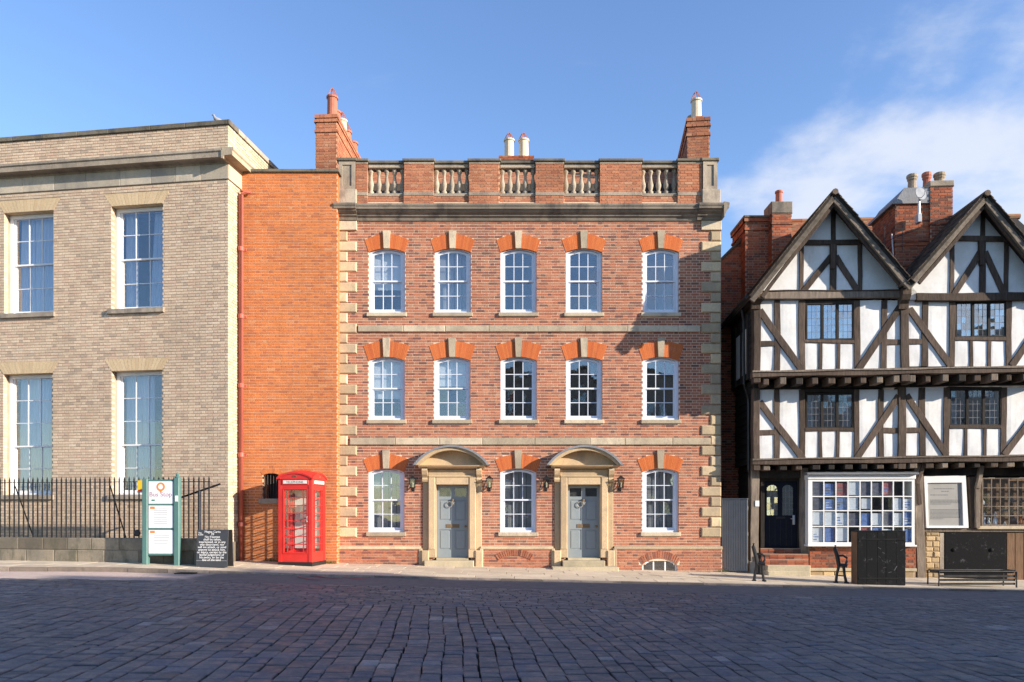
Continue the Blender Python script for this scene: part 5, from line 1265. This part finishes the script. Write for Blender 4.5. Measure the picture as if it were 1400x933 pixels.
# lattice shop window
xa, xb = 1341, 1440; a, b = T.X(xa, Y2), T.X(xb, Y2); z0, z1 = T.at(1380, 719.5, Y2)[1], T.at(1380, 653, Y2)[1]
nc, nr = 8, 5; hl = []
for i in range(nc):
    for j in range(nr): hl.append((a + .03 + (b - a - .06) * i / nc + .012, a + .03 + (b - a - .06) * (i + 1) / nc - .012, z0 + .03 + (z1 - z0 - .06) * j / nr + .012, z0 + .03 + (z1 - z0 - .06) * (j + 1) / nr - .012))
sw2 = backing('shop_window', 'oak_grey', th, a, b, z0, z1, Y2 - .04, Y2 - .005, hl)
for h_ in hl: pane(sw2, h_[0] - .003, h_[1] + .003, h_[2] - .003, h_[3] + .003, Y2 - .02, 'shop_glass')
tbox('sill', 'band_stone', 1337, 1450, 719.6, 724, Y2, -.12, .12, sw2)
BX('display_board', 'brown_board', sw2, a, b, Y2 + .10, Y2 + .118, z0, z1)
def orn(px_, py_, prof, mt, s=1.0):
    xx, zz3 = T.at(px_, py_, Y2 + .03); MB().lathe([(r_ * s, h_ * s) for r_, h_ in prof], (xx, Y2 + .045, zz3), 10).build('ornament', mt, sw2)
orn(1346, 718, [(.03, 0), (.04, .04), (.025, .12), (.05, .2), (.02, .26), (.04, .33), (.001, .37)], 'poster_c', .9); orn(1352, 718, [(.04, 0), (.05, .06), (.02, .14), (.045, .18), (.001, .25)], 'opal_glass', .9)
orn(1361, 717, [(.06, 0), (.055, .1), (.02, .22), (.035, .28), (.001, .34)], 'poster_c', 1.0); orn(1344.5, 690, [(.03, 0), (.04, .06), (.001, .18)], 'poster_c'); orn(1396, 717, [(.05, 0), (.06, .1), (.02, .2), (.001, .3)], 'orange_ink', .9); orn(1374, 718, [(.05, 0), (.02, .06), (.001, .1)], 'opal_glass')

# notice board fixed to the shop front
nb = empty('notice_board', (TO[0], TO[1], 0), TA); tag(nb, 'grey printed notice in a leaning white frame between the shop windows', 'notice board')
yn = Y2 - .10
q = [T.at(x_, y_, yn) for x_, y_ in ((1266, 722), (1262.6, 651.5), (1319.5, 650.5), (1323.5, 722))]; qi = [T.at(x_, y_, yn) for x_, y_ in ((1269, 719), (1267.5, 660.5), (1314.5, 660), (1316.5, 719))]
MB().ring(q, qi, yn - .03, yn + .2, True, .5).build('frame', 'shop_white', nb)
MB().prism(qi, yn + .01, yn + .05, .5).build('board', 'notice_grey', nb)
m = MB()
for k_, (py_, x0, x1) in enumerate([(668.5, 1277, 1305), (672, 1287, 1298), (677, 1272, 1296), (684, 1272, 1312), (685.8, 1272, 1312), (687.6, 1272, 1312), (689.4, 1272, 1300), (697, 1272, 1313), (698.8, 1272, 1313), (700.6, 1272, 1313), (702.4, 1272, 1313), (704.2, 1272, 1313), (706, 1272, 1313), (707.8, 1272, 1313), (709.6, 1272, 1290)]):
    xx = x0
    while xx < x1:
        wl = random.uniform(1.2, 4); (a, za), (b, zb) = T.at(xx, py_ - .45, yn), T.at(min(xx + wl, x1), py_ + .45, yn); m.box(a, b, yn + .008, yn + .0098, zb, za); xx += wl + .8
m.build('print', 'dark_ink', nb)

# satellite dish on the chimney
# chimney stack of the timber house, two flues wide with a lead shoulder
CYD = .95
def tz(py, yl, px=1250): return T.at(px, py, yl)[1]
a, b = T.X(1224, CYD), T.X(1270, CYD); c = T.X(1302, CYD - .05)
zA, zB = tz(279, CYD), tz(257, CYD)
stA = stack(th, a, b + .02, CYD, 1.5, 6.9, zA, 0, 'old_brick', 'mortar_old', [(tz(331, CYD), tz(328, CYD), .02), (tz(336, CYD), tz(333, CYD), .02), (tz(364, CYD), tz(361, CYD), .03)], [], None, 'L', 60)
MB().prism([(-.10, zA), (b - a + .02, zA), (b - a + .02, zA + .42), (.22, zA + .42), (-.0, zA + .09), (-.10, zA + .07)], -.05, 1.55).build('lead_shoulder', 'lead', stA)
stB = stack(th, b - .0, c, CYD - .08, 1.55, 6.9, zB, 0, 'old_brick', 'mortar_old', [(tz(310, CYD), tz(307.5, CYD), .02), (zB - .02, zB + .14, (.03, 'grey_stone'))], [], None, 'LR', 60)
for cx_p, py_, hh, rad, mt in ((1247, 256, .42, .13, 'stone_pot'), (1267, 256, .46, .115, 'terracotta'), (1284.5, 255, .42, .14, 'stone_pot')):
    xx = T.X(cx_p, CYD + .3); zz3 = tz(py_, CYD + .3) - .08
    MB().lathe([(rad * .95, 0), (rad * .85, .1), (rad * .8, hh * .55), (rad, hh * .66), (rad * .95, hh * .72), (rad * 1.12, hh * .8), (rad * 1.12, hh * .94), (rad * .9, hh)], n=12).build('chimney_pot', mt, th, (xx, CYD + .3, zz3))
ds = empty('satellite_dish', (*T.W(T.X(1256.5, CYD - .25), CYD - .25), tz(302, CYD - .25)), TA); tag(ds, 'grey satellite dish on a pole fixed to the timber house chimney', 'satellite dish')
ph = tz(268, CYD - .25) - tz(302, CYD - .25)
MB().tube([(0, 0, 0), (0, 0, ph)], .028, 8).build('pole', 'panel_white', ds); MB().cbox(-.05, .05, -.05, .14, -.05, .18, .01).build('bracket', 'zinc', ds)
MB().lathe([(.19, .05), (.185, .055), (.12, .02), (.05, .002), (.001, 0), (.05, -.008), (.12, .01), (.19, .048)], n=20).build('dish', 'pvc_dish', ds, (.0, -.03, ph + .02), rot=(R(80), 0, R(20)))
MB().tube([(0, -.05, ph - .12), (.04, -.22, ph - .05), (.03, -.26, ph + .02)], .01, 5).build('feed_arm', 'zinc', ds)
ar = empty('aerial', (*T.W(T.X(1220, CYD - .1), CYD - .1), tz(372, CYD)), TA); tag(ar, 'thin metal aerial brackets strapped to the left of the timber house chimney', 'aerial')
MB().tube([(0, 0, 0), (.02, 0, .5), (-.02, 0, 1.0)], .018, 6).build('mast', 'zinc', ar)
for dx_, h0, h1 in ((-.22, .5, 1.2), (.24, .55, 1.25)): MB().tube([(dx_, -.05, h0), (dx_, -.05, h1)], .009, 5).build('rod', 'iron_black', ar)
MB().tube([(-.3, -.02, .75), (.1, -.05, .9), (.7, -.06, 1.12)], .008, 5).build('cable', 'iron_black', ar)

# ================================================================== old brick building behind the alley
BFY = 22.3
ob = empty('old_brick_building', (6.6, BFY, 0)); tag(ob, 'weathered red brick gable with two chimney stacks between the Georgian and timber houses', 'building')
OF = Frame(6.6, BFY, 0)
p0, p1 = OF.at(955, 388), OF.at(1022, 321)
bk = MB().prism([(p0[0], -.6), (1.0, -.6), (1.0, p1[1] - .05), (p1[0], p1[1] - .02), (p0[0], p0[1] - .02)], .012, 1.2).build('gable_wall', 'mortar_old', ob)
slp = (p1[1] - p0[1]) / (p1[0] - p0[0])
lay(courses(p0[0], 1.0, 0, p1[1], [], 0, .06, xlim=lambda z: (max(p0[0], p0[0] + (z - p0[1]) / slp), 1.0)), 'old_brick', bk, 150, key=lambda b: -b[4])
d_ = Vector((p1[0] - p0[0], p1[1] - p0[1])).normalized(); n_ = Vector((-d_.y, d_.x)) * .07
MB().prism([p0, p1, (p1[0] + n_.x, p1[1] + n_.y), (p0[0] + n_.x, p0[1] + n_.y)], -.05, 2).build('verge', 'dark_tile', ob)
z2 = OF.at(1035, 296, -.4)[1]
stack(ob, OF.X(1019, -.4), OF.X(1057, -.4), -.4, 1.3, 4.5, z2, 0, 'old_brick', 'mortar_old', [(OF.at(1030, 315, -.4)[1], OF.at(1030, 311.5, -.4)[1], .03), (z2 - .16, z2 - .06, .04), (z2 - .06, z2 + .02, (.05, 'coping_stone'))], [], None, 'L', 80)
z3 = OF.at(1069, 276, -.7)[1]
stack(ob, OF.X(1055.5, -.7), OF.X(1082.5, -.7), -.7, .62, 5.2, z3, 0, 'old_brick', 'mortar_old', [(OF.at(1069, 307, -.7)[1], OF.at(1069, 304.5, -.7)[1], .015), (OF.at(1069, 292, -.7)[1], z3 + .006, (.02, 'cornice_stone'))],
      [(.29, .25, .10, .42, 'terracotta', False)], None, 'L', 60)

# alley gate
ga, gb = Vector((5.735, 20.42)), Vector((6.36, 20.12)); gd = gb - ga; gl = gd.length; gang = math.atan2(gd.y, gd.x)
gt = empty('alley_gate', (ga.x, ga.y, pave(5.9)), gang); tag(gt, 'tall grey boarded gate closing the alley beside the timber framed house', 'gate')
nbd = 11
for i in range(nbd): MB().cbox(gl * i / nbd + .003, gl * (i + 1) / nbd - .003, -random.uniform(.0, .004), .02, .03, 1.97 + random.uniform(-.004, .004), .005).build('board', 'gate_grey', gt)
for z_ in (.25, 1.0, 1.7): BX('rail', 'gate_grey', gt, 0, gl, .021, .06, z_, z_ + .1)
BX('top_rail', 'gate_grey', gt, 0, gl, -.012, .05, 1.978, 2.01)

# ================================================================== street furniture by the timber house
def bench_end(px, py, label, flip):
    Y_ = 17.75; x_ = (px - 700) * Y_ / 1020; be = empty('bench_end', (x_, Y_, pave(x_)), R(-20 * flip)); tag(be, label, 'bench end', 'cast iron bench ends by the steps')
    s = flip
    MB().tube([(-.10 * s, 0, 0), (-.075 * s, 0, .22), (-.03 * s, 0, .42)], [.035, .03, .035], 8).build('leg', 'iron_black', be)
    MB().tube([(.13 * s, 0, 0), (.09 * s, 0, .2), (.07 * s, 0, .40)], [.035, .03, .035], 8).build('leg', 'iron_black', be)
    MB().tube([(-.03 * s, 0, .40), (-.06 * s, 0, .6), (-.12 * s, 0, .82), (-.11 * s, 0, .9)], [.045, .05, .042, .03], 8).build('back_upright', 'iron_black', be)
    MB().tube([(-.07 * s, 0, .42), (.05 * s, 0, .43), (.15 * s, 0, .41)], .04, 8).build('seat_bearer', 'iron_black', be)
    MB().tube([(-.08 * s, 0, .64), (.05 * s, 0, .66), (.14 * s, 0, .60), (.14 * s, 0, .52), (.10 * s, 0, .42)], .026, 8).build('arm_rest', 'iron_black', be)
    MB().tube([(-.07 * s, 0, .18), (.10 * s, 0, .17)], .016, 6).build('stretcher', 'iron_black', be)
    for sx in (-.10, .13): MB().cbox(sx * s - .05, sx * s + .05, -.05, .05, 0, .03, .008).build('foot', 'iron_black', be)
bench_end(1037, 796, 'black cast iron bench end standing left of the shop steps', 1)
bench_end(1149, 798, 'black cast iron bench end standing under the bay window, right of the steps', 1)

MY = 17.45; mx0, mx1 = (1172 - 700) * MY / 1020, (1237.5 - 700) * MY / 1020
mb = empty('black_cabinet', (mx0, MY, pave((mx0 + mx1) / 2))); tag(mb, 'large plain black board with wooden sides standing before the bay window', 'board')
zt = 1.6 + (697 - 727) * MY / 1020 - pave(8.6); wd = mx1 - mx0
pk = [0, .21, .46, .66, .90, wd]
for i in range(5): MB().cbox(pk[i] + .0015, pk[i + 1] - .0015, -.02 - random.uniform(0, .004), .0, .0, zt - random.uniform(0, .004), .004).build('plank', 'chalky_black', mb)
for z_ in (.14, zt - .2): MB().cbox(.02, wd - .02, -.031, -.0245, z_, z_ + .035, .003).build('strap', 'black_wood', mb)
m = MB()
for k_ in range(9):
    x_, z_ = random.uniform(.1, wd - .1), random.uniform(.2, zt - .15); a_ = random.uniform(-.9, 1.2); l_ = random.uniform(.02, .09)
    m.bar((x_, -.0255, z_), (x_ + l_ * math.cos(a_), -.0255, z_ + l_ * math.sin(a_)), random.uniform(.003, .009), .002)
for k_ in range(5): m.bar((wd * .76 + .012 * k_, -.0255, .34 + .02 * k_ + random.uniform(-.01, .01)), (wd * .77 + .014 * k_, -.0255, .36 + .022 * k_), .012, .002)
m.build('scratches', 'scratch_grey', mb)

for x_ in (0, wd - .04): MB().box(x_ + .002, x_ + .038, .001, .29, -.02, zt - .004).build('side_board', 'brown_board', mb)
MB().box(.0, wd, .29, .31, .0, zt - .002).build('rear_board', 'brown_board', mb); MB().cbox(-.01, wd + .01, -.03, .32, zt + .001, zt + .022, .004).build('top_board', 'black_wood', mb)

NY = 17.5; bx0_ = (1283 - 700) * NY / 1020; bx1_ = (1389 - 700) * NY / 1020; bw_ = bx1_ - bx0_
bn = empty('bench', (bx0_, NY, pave((bx0_ + bx1_) / 2) - .01)); tag(bn, 'low black metal slatted bench in front of the black cellar hatch', 'bench')
for x_ in (0, bw_):
    MB().tube([(x_, -.02, 0), (x_, -.02, .36), (x_, .03, .385), (x_, .40, .385), (x_, .45, .36), (x_, .45, 0)], .02, 8).build('leg_frame', 'iron_black', bn)
MB().tube([(0, -.02, .375), (bw_, -.02, .375)], .018, 8).build('front_rail', 'iron_black', bn); MB().tube([(0, .45, .375), (bw_, .45, .375)], .018, 8).build('rear_rail', 'iron_black', bn)
for k_ in range(5): MB().cbox(.03, bw_ - .03, .02 + k_ * .085, .085 + k_ * .085, .33, .36, .005).build('seat_slat', 'iron_black', bn)
for z_ in (.06, .15, .24): MB().cbox(.02, bw_ - .02, -.01, .02, z_, z_ + .05, .005).build('front_slat', 'iron_black', bn)

# ================================================================== unseen houses, added: rooflines stepped to shape the square's shade, two for window reflections
def terrace(x0, x1, y, h, label, bays):
    t = empty('unseen_house', (x0, y, 0)); tag(t, label, 'house', 'unseen houses added for shade and reflections'); wd = x1 - x0
    hl = []
    for s_ in range(3):
        for b in range(bays):
            cx = wd * (b + .5) / bays; hl.append((cx - .5, cx + .5, .9 + s_ * (h - 1) / 3, 2.5 + s_ * (h - 1) / 3))
    backing('wall', 'pale_house', t, 0.02, wd - .02, -1, h - .25, -.4, 0, hl)
    for h_ in hl:
        wn = MB().ring([(h_[0], h_[2]), (h_[0], h_[3]), (h_[1], h_[3]), (h_[1], h_[2])], [(h_[0] + .08, h_[2] + .08), (h_[0] + .08, h_[3] - .08), (h_[1] - .08, h_[3] - .08), (h_[1] - .08, h_[2] + .08)], -.2, -.12).box(h_[0], h_[1], -.19, -.13, (h_[2] + h_[3]) / 2 - .03, (h_[2] + h_[3]) / 2 + .03).build('window', 'white_paint', t)
        BX('pane', 'old_glass', wn, h_[0] + .07, h_[1] - .07, -.17, -.165, h_[2] + .07, h_[3] - .07)
    BX('body', 'pale_house', t, .02, wd - .02, -9, -.41, -1, h - .3)
    MB().box(-.0, wd, -.5, .12, h - .24, h).build('cornice', 'grey_stone', t)
terrace(-1.0, 5.5, -9, 11.2, 'unseen pale house behind the camera, added for window reflections, leftmost of the two', 3)
terrace(5.52, 11.5, -9, 10.9, 'unseen pale house behind the camera, added for window reflections, beside the leftmost one', 3)
terrace(13.0, 19.8, 2, 9.45, 'lowest of the five unseen pale houses right of the camera, added to shade the square', 3)
terrace(19.82, 23.8, 2, 10.15, 'narrow unseen pale house right of the camera, added to shade the square, beside the lowest one', 2)
terrace(23.82, 27.0, 2, 10.9, 'narrow unseen pale house right of the camera, added to shade the square, beside the tallest one', 2)
terrace(27.02, 30.4, 2, 11.45, 'tallest of the five unseen pale houses right of the camera, added to shade the square', 2)
terrace(30.42, 52.0, 2, 10.65, 'widest unseen pale house right of the camera, added to shade the square, rightmost of the row', 8)
